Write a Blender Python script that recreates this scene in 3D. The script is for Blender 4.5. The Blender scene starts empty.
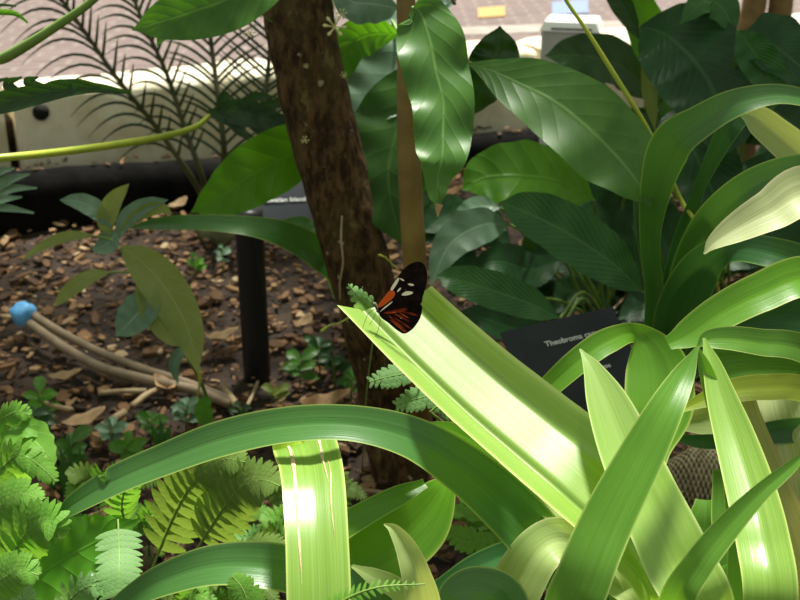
import bpy, math, random
from mathutils import Vector, Matrix, noise
random.seed(11)
R = random.Random(5)
SC = bpy.context.scene
COL = SC.collection
SC.view_settings.view_transform = 'Standard'
SC.view_settings.look = 'None'
SC.view_settings.gamma = 1
SC.view_settings.exposure = 0.0
# ---------------------------------------------------------------- camera
H, PITCH, F = 1.1, math.radians(22.3), 1100.0
cam_d = bpy.data.cameras.new('camera'); cam = bpy.data.objects.new('camera', cam_d); COL.objects.link(cam)
cam.location = (0, 0, H); cam.rotation_euler = (math.pi/2 - PITCH, 0, 0)
cam_d.lens = 36*F/800; cam_d.sensor_width = 36; cam_d.clip_start = 0.02
cam_d.dof.use_dof = True; cam_d.dof.focus_distance = 1.0; cam_d.dof.aperture_fstop = 12
SC.camera = cam
FW = Vector((0, math.cos(PITCH), -math.sin(PITCH))); UPV = Vector((0, math.sin(PITCH), math.cos(PITCH))); RT = Vector((1, 0, 0))
CP = Vector((0, 0, H))
def P(x, y, d): return CP + FW*d + RT*((x-400)/F*d) + UPV*((300-y)/F*d)
def G(x, y, z=0.0):
    v = FW + RT*((x-400)/F) + UPV*((300-y)/F)
    return CP + v*((z-H)/v.z)
# ---------------------------------------------------------------- materials
def new_mat(name):
    m = bpy.data.materials.new(name); m.use_nodes = True
    nt = m.node_tree; nt.nodes.clear()
    return m, nt
class N:
    def __init__(s, nt): s.nt = nt
    def add(s, t, **k):
        n = s.nt.nodes.new(t)
        for a, b in k.items(): setattr(n, a, b)
        return n
    def L(s, a, b): s.nt.links.new(a, b)
    def math(s, op, a, b=None, c=None, clamp=False):
        n = s.add('ShaderNodeMath', operation=op); n.use_clamp = clamp
        for i, v in enumerate((a, b, c)):
            if v is None: continue
            if isinstance(v, (int, float)): n.inputs[i].default_value = v
            else: s.L(v, n.inputs[i])
        return n.outputs[0]
    def mix(s, f, a, b):
        n = s.add('ShaderNodeMix', data_type='RGBA')
        for sock, v in ((n.inputs[0], f), (n.inputs[6], a), (n.inputs[7], b)):
            if isinstance(v, (int, float)): sock.default_value = v
            elif isinstance(v, tuple): sock.default_value = (*v[:3], 1)
            else: s.L(v, sock)
        return n.outputs[2]
    def step(s, v, a, b):
        n = s.add('ShaderNodeMapRange', interpolation_type='SMOOTHSTEP')
        s.L(v, n.inputs[0]); n.inputs[1].default_value = a; n.inputs[2].default_value = b
        return n.outputs[0]
    def noise(s, vec, sc, det=3, rough=.5):
        n = s.add('ShaderNodeTexNoise'); n.inputs['Scale'].default_value = sc; n.inputs['Detail'].default_value = det
        n.inputs['Roughness'].default_value = rough
        if vec is not None: s.L(vec, n.inputs['Vector'])
        return n.outputs[0]
    def comb(s, x, y, z=0.0):
        n = s.add('ShaderNodeCombineXYZ')
        for i, v in enumerate((x, y, z)):
            if isinstance(v, (int, float)): n.inputs[i].default_value = v
            else: s.L(v, n.inputs[i])
        return n.outputs[0]

def leaf_mat(name, c, c2=None, vein=None, kind='strap', rough=.32, trans=.3, edge=None, tcol=None, nv=9, slope=.9, spec=.5, veinw=.5, spots=0.0, bump=.3, coat=0.0):
    """c base, c2 streak / mottling colour, vein colour, edge colour, tcol transmitted colour"""
    c2 = c2 or tuple(x*1.35 for x in c); vein = vein or tuple(min(1, x*1.9+.02) for x in c)
    tcol = tcol or (min(1, c[0]*2.2+.03), min(1, c[1]*1.9+.03), c[2]*.8)
    m, nt = new_mat(name); n = N(nt)
    uv = n.add('ShaderNodeUVMap'); sp = n.add('ShaderNodeSeparateXYZ'); n.L(uv.outputs[0], sp.inputs[0])
    U, V = sp.outputs[0], sp.outputs[1]
    A = n.math('ABSOLUTE', n.math('MULTIPLY', n.math('SUBTRACT', V, .5), 2))
    tc = n.add('ShaderNodeTexCoord'); OBJ = tc.outputs['Object']
    mott = n.step(n.noise(OBJ, 22, 3), .35, .7)
    if kind == 'strap':
        st = n.noise(n.comb(n.math('MULTIPLY', U, 1.6), n.math('MULTIPLY', V, 46)), 1.0, 3, .6)
        st2 = n.noise(n.comb(n.math('MULTIPLY', U, 1.2), n.math('MULTIPLY', V, 9)), 1.0, 2)
        f = n.step(st, .38, .66)
        col = n.mix(n.math('MULTIPLY', f, .55), c, c2)
        col = n.mix(n.math('MULTIPLY', n.step(st2, .4, .7), .5), col, tuple(x*.72 for x in c))
        h = n.math('ADD', n.math('MULTIPLY', st, .7), n.math('MULTIPLY', st2, 1.2))
    else:
        ph = n.math('SUBTRACT', n.math('MULTIPLY', U, nv), n.math('MULTIPLY', A, slope*nv/6))
        w = n.noise(OBJ, 14, 2)
        ph = n.math('ADD', ph, n.math('MULTIPLY', w, .25))
        s = n.math('ABSOLUTE', n.math('SINE', n.math('MULTIPLY', ph, math.pi)))
        vn = n.math('SUBTRACT', 1.0, n.step(s, 0.0, .16 if kind == 'broad' else .45))
        mid = n.math('SUBTRACT', 1.0, n.step(A, .015, .06))
        # fine net between the side veins
        net = n.noise(OBJ, 160, 2)
        col = n.mix(mott, c, c2)
        col = n.mix(n.math('MULTIPLY', net, .25), col, tuple(x*.6 for x in c))
        vf = n.math('MAXIMUM', n.math('MULTIPLY', vn, veinw), n.math('MULTIPLY', mid, .9))
        col = n.mix(vf, col, vein)
        if kind == 'pleat':
            st = n.noise(n.comb(n.math('MULTIPLY', ph, 3.0), n.math('MULTIPLY', A, 1.2)), 1.0, 2)
            col = n.mix(n.math('MULTIPLY', n.step(st, .45, .7), .35), col, c2)
        h = n.math('SUBTRACT', n.math('POWER', s, .5), n.math('MULTIPLY', mid, .8))
    if spots > 0:
        sn = n.noise(OBJ, 55, 4, .7)
        col = n.mix(n.math('MULTIPLY', n.step(sn, .62, .7), spots), col, (.25, .17, .05))
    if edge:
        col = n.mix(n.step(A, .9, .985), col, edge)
    bp = n.add('ShaderNodeBump'); bp.inputs['Strength'].default_value = bump
    bp.inputs['Distance'].default_value = .0006 if kind == 'strap' else .003
    n.L(h, bp.inputs['Height'])
    pr = n.add('ShaderNodeBsdfPrincipled'); pr.inputs['Roughness'].default_value = rough
    pr.inputs['Specular IOR Level'].default_value = spec
    pr.inputs['Coat Weight'].default_value = coat; pr.inputs['Coat Roughness'].default_value = .25
    n.L(col, pr.inputs['Base Color']); n.L(bp.outputs[0], pr.inputs['Normal'])
    tr = n.add('ShaderNodeBsdfTranslucent'); n.L(n.mix(.35, tcol, col), tr.inputs[0]); n.L(bp.outputs[0], tr.inputs['Normal'])
    mx = n.add('ShaderNodeMixShader'); mx.inputs[0].default_value = trans
    n.L(pr.outputs[0], mx.inputs[1]); n.L(tr.outputs[0], mx.inputs[2])
    out = n.add('ShaderNodeOutputMaterial'); n.L(mx.outputs[0], out.inputs[0])
    return m

def plain(name, c, rough=.6, c2=None, scale=30, bump=0.0, bscale=60, spec=.5, metal=0.0, dist=.002, stretch=None):
    m, nt = new_mat(name); n = N(nt)
    tc = n.add('ShaderNodeTexCoord'); vec = tc.outputs['Object']
    if stretch:
        mp = n.add('ShaderNodeMapping'); mp.inputs['Scale'].default_value = stretch; n.L(vec, mp.inputs[0]); vec = mp.outputs[0]
    pr = n.add('ShaderNodeBsdfPrincipled'); pr.inputs['Roughness'].default_value = rough; pr.inputs['Metallic'].default_value = metal
    pr.inputs['Specular IOR Level'].default_value = spec
    if c2:
        n.L(n.mix(n.step(n.noise(vec, scale, 4, .6), .35, .68), c, c2), pr.inputs['Base Color'])
    else: pr.inputs['Base Color'].default_value = (*c, 1)
    if bump:
        bp = n.add('ShaderNodeBump'); bp.inputs['Strength'].default_value = bump; bp.inputs['Distance'].default_value = dist
        n.L(n.noise(vec, bscale, 4, .6), bp.inputs['Height']); n.L(bp.outputs[0], pr.inputs['Normal'])
    out = n.add('ShaderNodeOutputMaterial'); n.L(pr.outputs[0], out.inputs[0])
    return m

M = {}
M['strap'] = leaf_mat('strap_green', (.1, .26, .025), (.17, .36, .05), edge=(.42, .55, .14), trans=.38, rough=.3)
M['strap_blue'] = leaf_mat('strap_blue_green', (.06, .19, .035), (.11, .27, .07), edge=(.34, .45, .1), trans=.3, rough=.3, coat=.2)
M['strap_dark'] = leaf_mat('strap_dark_shaded_green', (.03, .12, .03), (.06, .2, .05), edge=(.16, .3, .06), trans=.28, rough=.32)  # dark green used in place of shade on the rear strap clump
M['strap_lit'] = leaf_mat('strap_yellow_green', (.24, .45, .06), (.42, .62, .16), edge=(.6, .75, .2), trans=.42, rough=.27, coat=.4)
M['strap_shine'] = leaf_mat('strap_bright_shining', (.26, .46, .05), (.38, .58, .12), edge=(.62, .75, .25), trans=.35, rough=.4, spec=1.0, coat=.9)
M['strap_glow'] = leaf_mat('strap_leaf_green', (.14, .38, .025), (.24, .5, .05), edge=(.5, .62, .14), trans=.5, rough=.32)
M['strap_cream'] = leaf_mat('strap_cream_variegated', (.42, .5, .2), (.75, .78, .52), edge=(.65, .65, .35), trans=.3, rough=.35)
M['strap_pale'] = leaf_mat('strap_pale_green', (.42, .56, .18), (.56, .68, .32), edge=(.66, .72, .36), trans=.4, rough=.4)
M['strap_yellow'] = leaf_mat('strap_yellowing', (.36, .45, .04), (.3, .46, .06), edge=(.5, .6, .1), trans=.4, rough=.35, spots=.3)
M['strap_old'] = leaf_mat('strap_tan_base', (.35, .36, .15), (.5, .48, .26), edge=(.4, .3, .14), trans=.3, rough=.5)
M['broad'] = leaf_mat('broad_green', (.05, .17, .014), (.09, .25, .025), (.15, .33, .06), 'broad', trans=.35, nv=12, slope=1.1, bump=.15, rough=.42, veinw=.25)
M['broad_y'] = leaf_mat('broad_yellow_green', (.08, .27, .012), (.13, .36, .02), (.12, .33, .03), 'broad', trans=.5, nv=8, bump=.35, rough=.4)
M['broad_shade'] = leaf_mat('broad_shaded_green', (.03, .12, .006), (.05, .16, .01), (.08, .2, .02), 'broad', trans=.45, nv=8, bump=.2, rough=.45)  # yellow-green leaf darkened in colour to look shaded
M['broad_dark'] = leaf_mat('broad_dark_shaded_green', (.014, .065, .008), (.026, .09, .013), (.05, .13, .025), 'broad', trans=.3, nv=8, bump=.2, rough=.4)  # dark green; on the background leaves it also stands in for shade
M['broad_blue'] = leaf_mat('broad_blue_green', (.1, .2, .11), (.16, .28, .17), (.24, .36, .24), 'broad', trans=.15, nv=7, bump=.15, rough=.45, veinw=.2)
M['broad_olive'] = leaf_mat('broad_olive', (.24, .32, .08), (.32, .4, .13), (.38, .45, .18), 'broad', trans=.45, nv=8, bump=.3, rough=.5)
M['pleat'] = leaf_mat('pleated_shaded_green', (.012, .06, .014), (.03, .105, .03), (.045, .14, .04), 'pleat', trans=.15, nv=20, slope=1.6, bump=.2, rough=.42, spec=.3, veinw=.4)  # leaf green darkened to carry the deep shade of the right background
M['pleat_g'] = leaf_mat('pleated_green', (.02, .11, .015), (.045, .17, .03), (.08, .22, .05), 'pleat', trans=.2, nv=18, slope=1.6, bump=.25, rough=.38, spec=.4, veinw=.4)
M['torn'] = plain('torn_leaf_edge', (.7, .6, .36), .7, (.45, .3, .15), 60)
M['fern'] = leaf_mat('fern_green', (.15, .36, .045), (.21, .44, .07), (.28, .5, .12), 'broad', trans=.45, nv=5, bump=.1, spec=.2, rough=.55)
M['fern_pale'] = leaf_mat('fern_pale_green', (.17, .36, .11), (.25, .44, .17), (.32, .48, .22), 'broad', trans=.4, nv=5, bump=.1, spec=.2, rough=.6)
M['fern_olive'] = leaf_mat('fern_olive', (.15, .26, .05), (.2, .31, .07), (.28, .37, .12), 'broad', trans=.45, nv=5, bump=.1, spec=.2, rough=.55)
M['fern_dark'] = leaf_mat('fern_dark', (.03, .12, .03), (.05, .17, .035), (.1, .22, .05), 'broad', trans=.35, nv=5, bump=.2, rough=.5)
M['stem_green'] = plain('stem_green', (.14, .26, .04), .45, (.2, .33, .06), 20)
M['stem_lime'] = plain('stem_lime', (.48, .55, .05), .45, (.36, .48, .04), 20)
M['stem_dark'] = plain('stem_dark', (.05, .06, .02), .5, (.09, .09, .03), 20)
M['stem_olive'] = plain('stem_olive', (.19, .12, .025), .4, (.28, .19, .05), 14, .3, 30)
M['stump'] = plain('plant_base', (.1, .13, .04), .7, (.17, .16, .07), 25, .4, 40)
M['black'] = plain('black_metal', (.008, .008, .01), .45)
M['plate'] = plain('dark_grey_plate', (.03, .036, .042), .7, (.042, .048, .052), 12, .05, 80, spec=.15)
M['text'] = plain('white_lettering', (.75, .78, .75), .6)
M['kerb'] = plain('black_edging', (.003, .003, .003), .9, (.009, .008, .007), 9, .4, 20, dist=.01, spec=.06)
M['block'] = plain('limestone_block', (.7, .61, .42), .9, (.9, .84, .66), 6, .5, 18, dist=.01)
M['hole'] = plain('hole_shade', (.01, .01, .008), .9)  # near-black surface painting the shade inside the drill hole and lid slot
M['box_metal'] = plain('painted_grey_metal', (.6, .63, .6), .5, (.7, .73, .7), 10)
M['box_lit_side'] = plain('lit_side_grey_metal', (.7, .8, .82), .5)  # paler colour that paints in the light on the box's left side
M['white'] = plain('white_painted_lid', (.75, .77, .74), .5)
M['twig'] = plain('tan_twig', (.3, .21, .11), .8, (.42, .32, .18), 30, .3, 60)
M['tube'] = plain('tan_tube', (.19, .14, .08), .65, (.28, .21, .13), 20, .3, 50)
M['bluecap'] = plain('blue_cap', (.1, .42, .85), .5, (.2, .55, .95), 80, .5, 120)
M['flower'] = plain('cream_flower', (.75, .75, .35), .6)
M['deadleaf'] = plain('dead_leaf', (.28, .15, .06), .8, (.45, .3, .16), 25, .4, 40)
M['deadleaf2'] = plain('pale_dead_leaf', (.36, .25, .13), .8, (.26, .16, .07), 25, .4, 40)
M['bf_black'] = plain('wing_black', (.003, .002, .002), .8, (.014, .006, .004), 200, spec=.08)
M['bf_orange'] = plain('wing_orange', (.6, .1, .012), .6, spec=.08)
M['bf_ray'] = plain('wing_ray_red_brown', (.1, .012, .004), .7, (.3, .045, .01), 160, spec=.08)
M['bf_cream'] = plain('wing_cream', (.8, .75, .5), .6)
M['bf_body'] = plain('butterfly_body', (.015, .012, .01), .7, (.12, .11, .09), 350)
M['stone'] = plain('grey_stone', (.25, .25, .23), .85, (.34, .33, .3), 30, .3, 60)
M['log_far'] = plain('brown_bark_far', (.22, .13, .05), .85, (.34, .22, .09), 14, .6, 30, dist=.01)

def bark():
    m, nt = new_mat('cacao_bark'); n = N(nt)
    tc = n.add('ShaderNodeTexCoord'); mp = n.add('ShaderNodeMapping'); mp.inputs['Scale'].default_value = (1, 1, .45)
    n.L(tc.outputs['Object'], mp.inputs[0]); v = mp.outputs[0]
    a = n.noise(v, 70, 5, .65); b = n.noise(v, 16, 4, .6); g = n.noise(v, 32, 4, .7)
    col = n.mix(n.step(a, .38, .66), (.028, .015, .006), (.14, .08, .032))
    col = n.mix(n.math('MULTIPLY', n.step(b, .45, .68), .65), col, (.1, .075, .025))
    col = n.mix(n.math('MULTIPLY', n.step(g, .6, .68), .8), col, (.2, .15, .06))
    w = n.noise(tc.outputs['Object'], 42, 3, .5)
    col = n.mix(n.step(w, .69, .73), col, (.38, .34, .22))
    bp = n.add('ShaderNodeBump'); bp.inputs['Strength'].default_value = .9; bp.inputs['Distance'].default_value = .008
    n.L(a, bp.inputs['Height'])
    pr = n.add('ShaderNodeBsdfPrincipled'); pr.inputs['Roughness'].default_value = .85; pr.inputs['Specular IOR Level'].default_value = .2
    n.L(col, pr.inputs['Base Color']); n.L(bp.outputs[0], pr.inputs['Normal'])
    out = n.add('ShaderNodeOutputMaterial'); n.L(pr.outputs[0], out.inputs[0])
    return m
M['bark'] = bark()
M['cycad'] = leaf_mat('cycad_leaflets', (.014, .035, .008), (.025, .055, .012), trans=.15, rough=.4, spec=.3)

def chipmat(name, ramp, rough=.85):
    m, nt = new_mat(name); n = N(nt)
    at = n.add('ShaderNodeAttribute'); at.attribute_name = 'rnd'
    cr = n.add('ShaderNodeValToRGB'); e = cr.color_ramp.elements
    e[0].position = ramp[0][0]; e[0].color = (*ramp[0][1], 1); e[1].position = ramp[-1][0]; e[1].color = (*ramp[-1][1], 1)
    for p, c in ramp[1:-1]:
        x = e.new(p); x.color = (*c, 1)
    n.L(at.outputs['Fac'], cr.inputs[0])
    tc = n.add('ShaderNodeTexCoord'); a = n.noise(tc.outputs['Object'], 120, 3)
    col = n.mix(n.math('MULTIPLY', a, .6), cr.outputs[0], (.03, .018, .01))
    pr = n.add('ShaderNodeBsdfPrincipled'); pr.inputs['Roughness'].default_value = rough
    n.L(col, pr.inputs['Base Color'])
    out = n.add('ShaderNodeOutputMaterial'); n.L(pr.outputs[0], out.inputs[0])
    return m
M['chips'] = chipmat('bark_chips', [(0, (.02, .01, .004)), (.3, (.11, .05, .018)), (.55, (.24, .12, .045)), (.8, (.42, .25, .11)), (1, (.62, .46, .26))])
M['soil'] = plain('dark_soil', (.018, .01, .006), .95, (.05, .028, .015), 25, .8, 50, dist=.01)

def coir():
    m, nt = new_mat('coir_weave'); n = N(nt)
    uv = n.add('ShaderNodeUVMap'); sp = n.add('ShaderNodeSeparateXYZ'); n.L(uv.outputs[0], sp.inputs[0])
    a = n.math('SINE', n.math('MULTIPLY', sp.outputs[0], 260)); b = n.math('SINE', n.math('MULTIPLY', sp.outputs[1], 110))
    w = n.math('MULTIPLY', a, b); tc = n.add('ShaderNodeTexCoord')
    nz = n.noise(tc.outputs['Object'], 90, 3)
    f = n.step(n.math('ADD', n.math('MULTIPLY', w, .5), nz), .15, .9)
    col = n.mix(f, (.12, .1, .04), (.6, .52, .3))
    bp = n.add('ShaderNodeBump'); bp.inputs['Strength'].default_value = 1; bp.inputs['Distance'].default_value = .004; n.L(w, bp.inputs['Height'])
    pr = n.add('ShaderNodeBsdfPrincipled'); pr.inputs['Roughness'].default_value = .9
    n.L(col, pr.inputs['Base Color']); n.L(bp.outputs[0], pr.inputs['Normal'])
    out = n.add('ShaderNodeOutputMaterial'); n.L(pr.outputs[0], out.inputs[0])
    return m
M['coir'] = coir()
def paving():
    m, nt = new_mat('pink_brick_paving'); n = N(nt)
    tc = n.add('ShaderNodeTexCoord')
    br = n.add('ShaderNodeTexBrick'); n.L(tc.outputs['Object'], br.inputs['Vector'])
    br.inputs['Color1'].default_value = (.09, .055, .05, 1); br.inputs['Color2'].default_value = (.135, .09, .08, 1)
    br.inputs['Mortar'].default_value = (.2, .165, .14, 1); br.inputs['Scale'].default_value = 2.2; br.inputs['Mortar Size'].default_value = .03
    nz = n.noise(tc.outputs['Object'], 3, 4, .7)
    col = n.mix(n.math('MULTIPLY', n.step(nz, .4, .65), .5), br.outputs[0], (.14, .1, .095))
    pr = n.add('ShaderNodeBsdfPrincipled'); pr.inputs['Roughness'].default_value = .8; n.L(col, pr.inputs['Base Color'])
    out = n.add('ShaderNodeOutputMaterial'); n.L(pr.outputs[0], out.inputs[0])
    return m
M['paving'] = paving()

# ---------------------------------------------------------------- mesh helpers
class MB:
    def __init__(s): s.v = []; s.f = []; s.uv = []; s.mi = []; s.rnd = []
    def grid(s, rows, uvs, closed=False, mi=0, rnd=0.0):
        b = len(s.v); nr, nc = len(rows), len(rows[0])
        for r in rows: s.v += [tuple(p) for p in r]
        for i in range(nr-1):
            for j in range(nc if closed else nc-1):
                k = (j+1) % nc
                s.f.append((b+i*nc+j, b+i*nc+k, b+(i+1)*nc+k, b+(i+1)*nc+j))
                u = [uvs[i][j], uvs[i][k], uvs[i+1][k], uvs[i+1][j]]
                if closed and k == 0: u = [uvs[i][j], (uvs[i][j][0], 1.0), (uvs[i+1][j][0], 1.0), uvs[i+1][j]]
                s.uv.append(u); s.mi.append(mi); s.rnd.append(rnd)
    def poly(s, pts, mi=0, rnd=0.0, uv=None):
        b = len(s.v); s.v += [tuple(p) for p in pts]; s.f.append(tuple(range(b, b+len(pts))))
        s.uv.append(uv or [(0.3, .3)]*len(pts)); s.mi.append(mi); s.rnd.append(rnd)
    def hexa(s, c, mi=0, rnd=0.0):
        """8 corners: bottom 4 ccw, top 4 ccw"""
        b = len(s.v); s.v += [tuple(p) for p in c]
        for q in ((3, 2, 1, 0), (4, 5, 6, 7), (0, 1, 5, 4), (1, 2, 6, 5), (2, 3, 7, 6), (3, 0, 4, 7)):
            s.f.append(tuple(b+i for i in q)); s.uv.append([(0, 0), (1, 0), (1, 1), (0, 1)]); s.mi.append(mi); s.rnd.append(rnd)
    def tube(s, pts, rad, nseg=10, cap=True, mi=0, rough=0.0, rs=30):
        fr = []; up = None
        for i, p in enumerate(pts):
            t = (pts[min(i+1, len(pts)-1)] - pts[max(i-1, 0)]).normalized()
            if up is None: up = t.orthogonal().normalized()
            up = (up - t*up.dot(t)).normalized(); fr.append((t, up, t.cross(up)))
        rows, uvs = [], []
        for i, p in enumerate(pts):
            r = rad[i] if isinstance(rad, (list, tuple)) else rad
            _, a, b = fr[i]; row = []
            for j in range(nseg):
                th = 2*math.pi*j/nseg; q = p + (a*math.cos(th)+b*math.sin(th))*r
                if rough: q += (q-p)*(noise.noise(q*rs)*rough + noise.noise(q*rs*.3)*rough)
                row.append(q)
            rows.append(row); uvs.append([(i/(len(pts)-1), j/nseg) for j in range(nseg)])
        b0 = len(s.v); s.grid(rows, uvs, True, mi)
        if cap:
            n = len(pts)
            s.f.append(tuple(b0+j for j in range(nseg))[::-1]); s.uv.append([(0, 0)]*nseg); s.mi.append(mi); s.rnd.append(0)
            s.f.append(tuple(b0+(n-1)*nseg+j for j in range(nseg))); s.uv.append([(1, 0)]*nseg); s.mi.append(mi); s.rnd.append(0)
    def build(s, name, mats, parent=None, smooth=True):
        me = bpy.data.meshes.new(name); me.from_pydata(s.v, [], s.f)
        mats = mats if isinstance(mats, (list, tuple)) else [mats]
        for m in mats: me.materials.append(M[m] if isinstance(m, str) else m)
        ul = me.uv_layers.new(name='UVMap')
        flat = [c for u in s.uv for p in u for c in p]
        ul.data.foreach_set('uv', flat)
        me.polygons.foreach_set('material_index', s.mi)
        me.polygons.foreach_set('use_smooth', [smooth]*len(s.f))
        if any(s.rnd):
            at = me.attributes.new('rnd', 'FLOAT', 'FACE'); at.data.foreach_set('value', s.rnd)
        me.update()
        o = bpy.data.objects.new(name, me); COL.objects.link(o)
        if parent is not None:
            o.parent = parent
            mw = Matrix.Identity(4); q = parent
            while q is not None:
                mw = q.matrix_basis @ mw; q = q.parent
            me.transform(mw.inverted())
        return o
def tag(o, label=None, cat=None, group=None, kind=None):
    if label: o['label'] = label
    if cat: o['category'] = cat
    if group: o['group'] = group
    if kind: o['kind'] = kind
    return o
def thing(name, loc, label, cat, group=None):
    o = bpy.data.objects.new(name, None); COL.objects.link(o); o.location = loc; o.empty_display_size = .05
    return tag(o, label, cat, group)
def spline(ctrl, n):
    """Catmull-Rom through (Vector, scalar) pairs"""
    c = [ctrl[0]] + list(ctrl) + [ctrl[-1]]
    c[0] = (ctrl[0][0]*2 - ctrl[1][0], ctrl[0][1]); c[-1] = (ctrl[-1][0]*2 - ctrl[-2][0], ctrl[-1][1])
    seg = len(ctrl)-1; out = []
    for i in range(n):
        t = i/(n-1)*seg; k = min(int(t), seg-1); t -= k
        def cr(a, b, cc, d): return (b*2 + (cc-a)*t + (a*2 - b*5 + cc*4 - d)*t*t + (b*3 - a - cc*3 + d)*t*t*t)*.5
        p = cr(*[c[k+j][0] for j in range(4)]); w = cr(*[c[k+j][1] for j in range(4)])
        out.append((p, max(w, 0.0)))
    return out
def ctrl(pts):
    out = []
    for q in pts:
        if isinstance(q[0], Vector): out.append((q[0].copy(), q[1]))
        else: out.append((P(q[0], q[1], q[2]), q[3]/F*q[2]))
    return out
def frames(path, lean, roll=0.0):
    fr = []
    for i, (p, w) in enumerate(path):
        t = (path[min(i+1, len(path)-1)][0] - path[max(i-1, 0)][0]).normalized()
        v = (p - CP).normalized()
        s0 = t.cross(v)
        if s0.length < 1e-4: s0 = RT.copy()
        s0.normalize(); n0 = t.cross(s0).normalized()
        if n0.dot(v) > 0: n0 = -n0
        up = Vector((0, 0, 1)); up = up - t*up.dot(t)
        k = lean[0] + (lean[1]-lean[0])*i/(len(path)-1) if isinstance(lean, (tuple, list)) else lean
        n = (n0 + up*k).normalized()
        if roll:
            n = Matrix.Rotation(math.radians(roll), 3, t) @ n
        s = n.cross(t).normalized()
        if s.dot(s0) < 0: s = -s
        c = max(abs(n.dot(n0)), .35)
        fr.append((p, t, s, n, w/2/c))
    return fr
CSV = [(-1, .22), (-.55, .1), (0, 0), (.55, .1), (1, .22)]
def csv(cs, v):
    for (a, h), (b, g) in zip(cs, cs[1:]):
        if v <= b+1e-9:
            t = (v-a)/(b-a); return h+(g-h)*t
    return cs[-1][1]
def leaf_into(mb, pts, lean=.5, cup=1.0, cs=None, n=36, nc=12, wave=0.0, waves=5, skew=0.0, roll=0.0, edge=None, mi=0, seed=0, mid=0.0):
    path = spline(ctrl(pts), n); fr = frames(path, lean, roll); rows, uvs = [], []
    cs = cs or CSV
    for i, (p, t, s, nn, hw) in enumerate(fr):
        u = i/(n-1); row, ur = [], []
        for j in range(nc+1):
            v = -1 + 2*j/nc
            h = csv(cs, v)*cup*hw
            if wave: h += wave*hw*abs(v)*math.sin(u*waves*2*math.pi + (1.3 if v > 0 else 0) + seed)
            e = 1.0; sh = 0.0
            if edge: e, sh = edge(u, v)
            q = p + s*v*hw*e + nn*h + t*(sh*hw)
            if skew: q += t*(skew*v*max(0, 1-u*3))
            row.append(q); ur.append((u, j/nc))
        rows.append(row); uvs.append(ur)
    mb.grid(rows, uvs, False, mi)
def leaf(parent, mat, pts, name='leaf', label=None, **k):
    mb = MB(); leaf_into(mb, pts, **k); o = mb.build(name, mat, parent)
    if label: o['label'] = label
    return o
def stalk(parent, mat, pts, name='stem', nseg=10, n=24, label=None, rough=0.0, rs=30):
    path = spline(ctrl(pts), n); mb = MB()
    mb.tube([p for p, w in path], [w/2 for p, w in path], nseg, rough=rough, rs=rs)
    o = mb.build(name, mat, parent)
    if label: o['label'] = label
    return o
def bw(pts, wmax, peak=.45, tip=1.6):
    """fills widths for broad leaves: pts (x,y,d); narrow at base, wide, pointed tip"""
    n = len(pts); out = []
    for i, q in enumerate(pts):
        u = i/(n-1)
        w = math.sin(math.pi*min(1, (u/peak*.5 if u < peak else .5+(u-peak)/(1-peak)*.5)))**.75
        out.append((*q, max(wmax*w, 1.0)))
    return out
def resample(pts, m):
    """pixel polyline -> m points on a spline, in (x,y,d)"""
    c = [(Vector(p[:3]), 0) for p in pts]
    return [tuple(v) for v, _ in spline(c, m)]
def broad(parent, mat, pts, w, peak=.45, name='leaf', **k):
    k.setdefault('n', 40); k.setdefault('cup', .8); k.setdefault('wave', .06)
    return leaf(parent, mat, bw(resample(pts, 9), w, peak), name=name, **k)
def frond(parent, mat, pts, w, npin=16, lean=.6, ang=25, ratio=.24, lobes=0, droop=.15, name='frond', rmat='stem_green', taper=1.0, base=.12, prof=None, seed=0, rw=.0012):
    path = spline([(c, 0) for c, _ in ctrl([(*p, 1) for p in pts])], 60); fr = frames(path, lean)
    rr = random.Random(seed+7); mb = MB()
    d0 = sum(p[2] for p in pts)/len(pts); W = w/2/F*d0
    for i in range(npin):
        u = base + (1-base)*(i+.5)/npin
        k = min(59, int(u*59)); p, t, s, nn, _ = fr[k]
        uu = (u-base)/(1-base)
        L = W*(prof(uu) if prof else min(1, .55+uu*2.2)*(1-uu)**.55*taper + .05)
        for sd in (-1, 1):
            a = math.radians(ang + rr.uniform(-4, 4) + uu*18)
            dr = (s*sd*math.cos(a) + t*math.sin(a)).normalized(); pn = dr.cross(nn).normalized()
            hw = L*ratio*rr.uniform(.9, 1.1); m = 10 if lobes else 6; rows, uvs = [], []
            for q in range(m+1):
                x = q/m
                wd = hw*(max(0, 1-x**3))**.5*(1-.25*x)
                if q == m: wd = hw*.12
                if lobes: wd *= .74+.36*abs(math.sin(x*lobes*math.pi))
                c = p + dr*(x*L) - nn*(droop*L*x*x) + nn*rr.uniform(-.01, .01)*L
                rows.append([c-pn*wd, c+nn*wd*.15, c+pn*wd]); uvs.append([(x, 0), (x, .5), (x, 1)])
            mb.grid(rows, uvs)
    o = mb.build(name, mat, parent)
    st = MB(); st.tube([f[0] for f in fr], [rw*(1-.6*i/59) for i in range(60)], 6); st.build('rachis', rmat, o)
    return o

# ================================================================ SETTING
def ground_h(x, y): return .02*noise.noise(Vector((x*2, y*2, 0))) + .008*noise.noise(Vector((x*9, y*9, 3)))
mb = MB(); rows, uvs = [], []
for i in range(121):
    y = -1 + i*.05
    rows.append([Vector((-3+j*.05, y, ground_h(-3+j*.05, y)-.012)) for j in range(141)])
    uvs.append([(j/140, i/120) for j in range(141)])
mb.grid(rows, uvs); tag(mb.build('floor', 'soil'), kind='structure')
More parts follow.
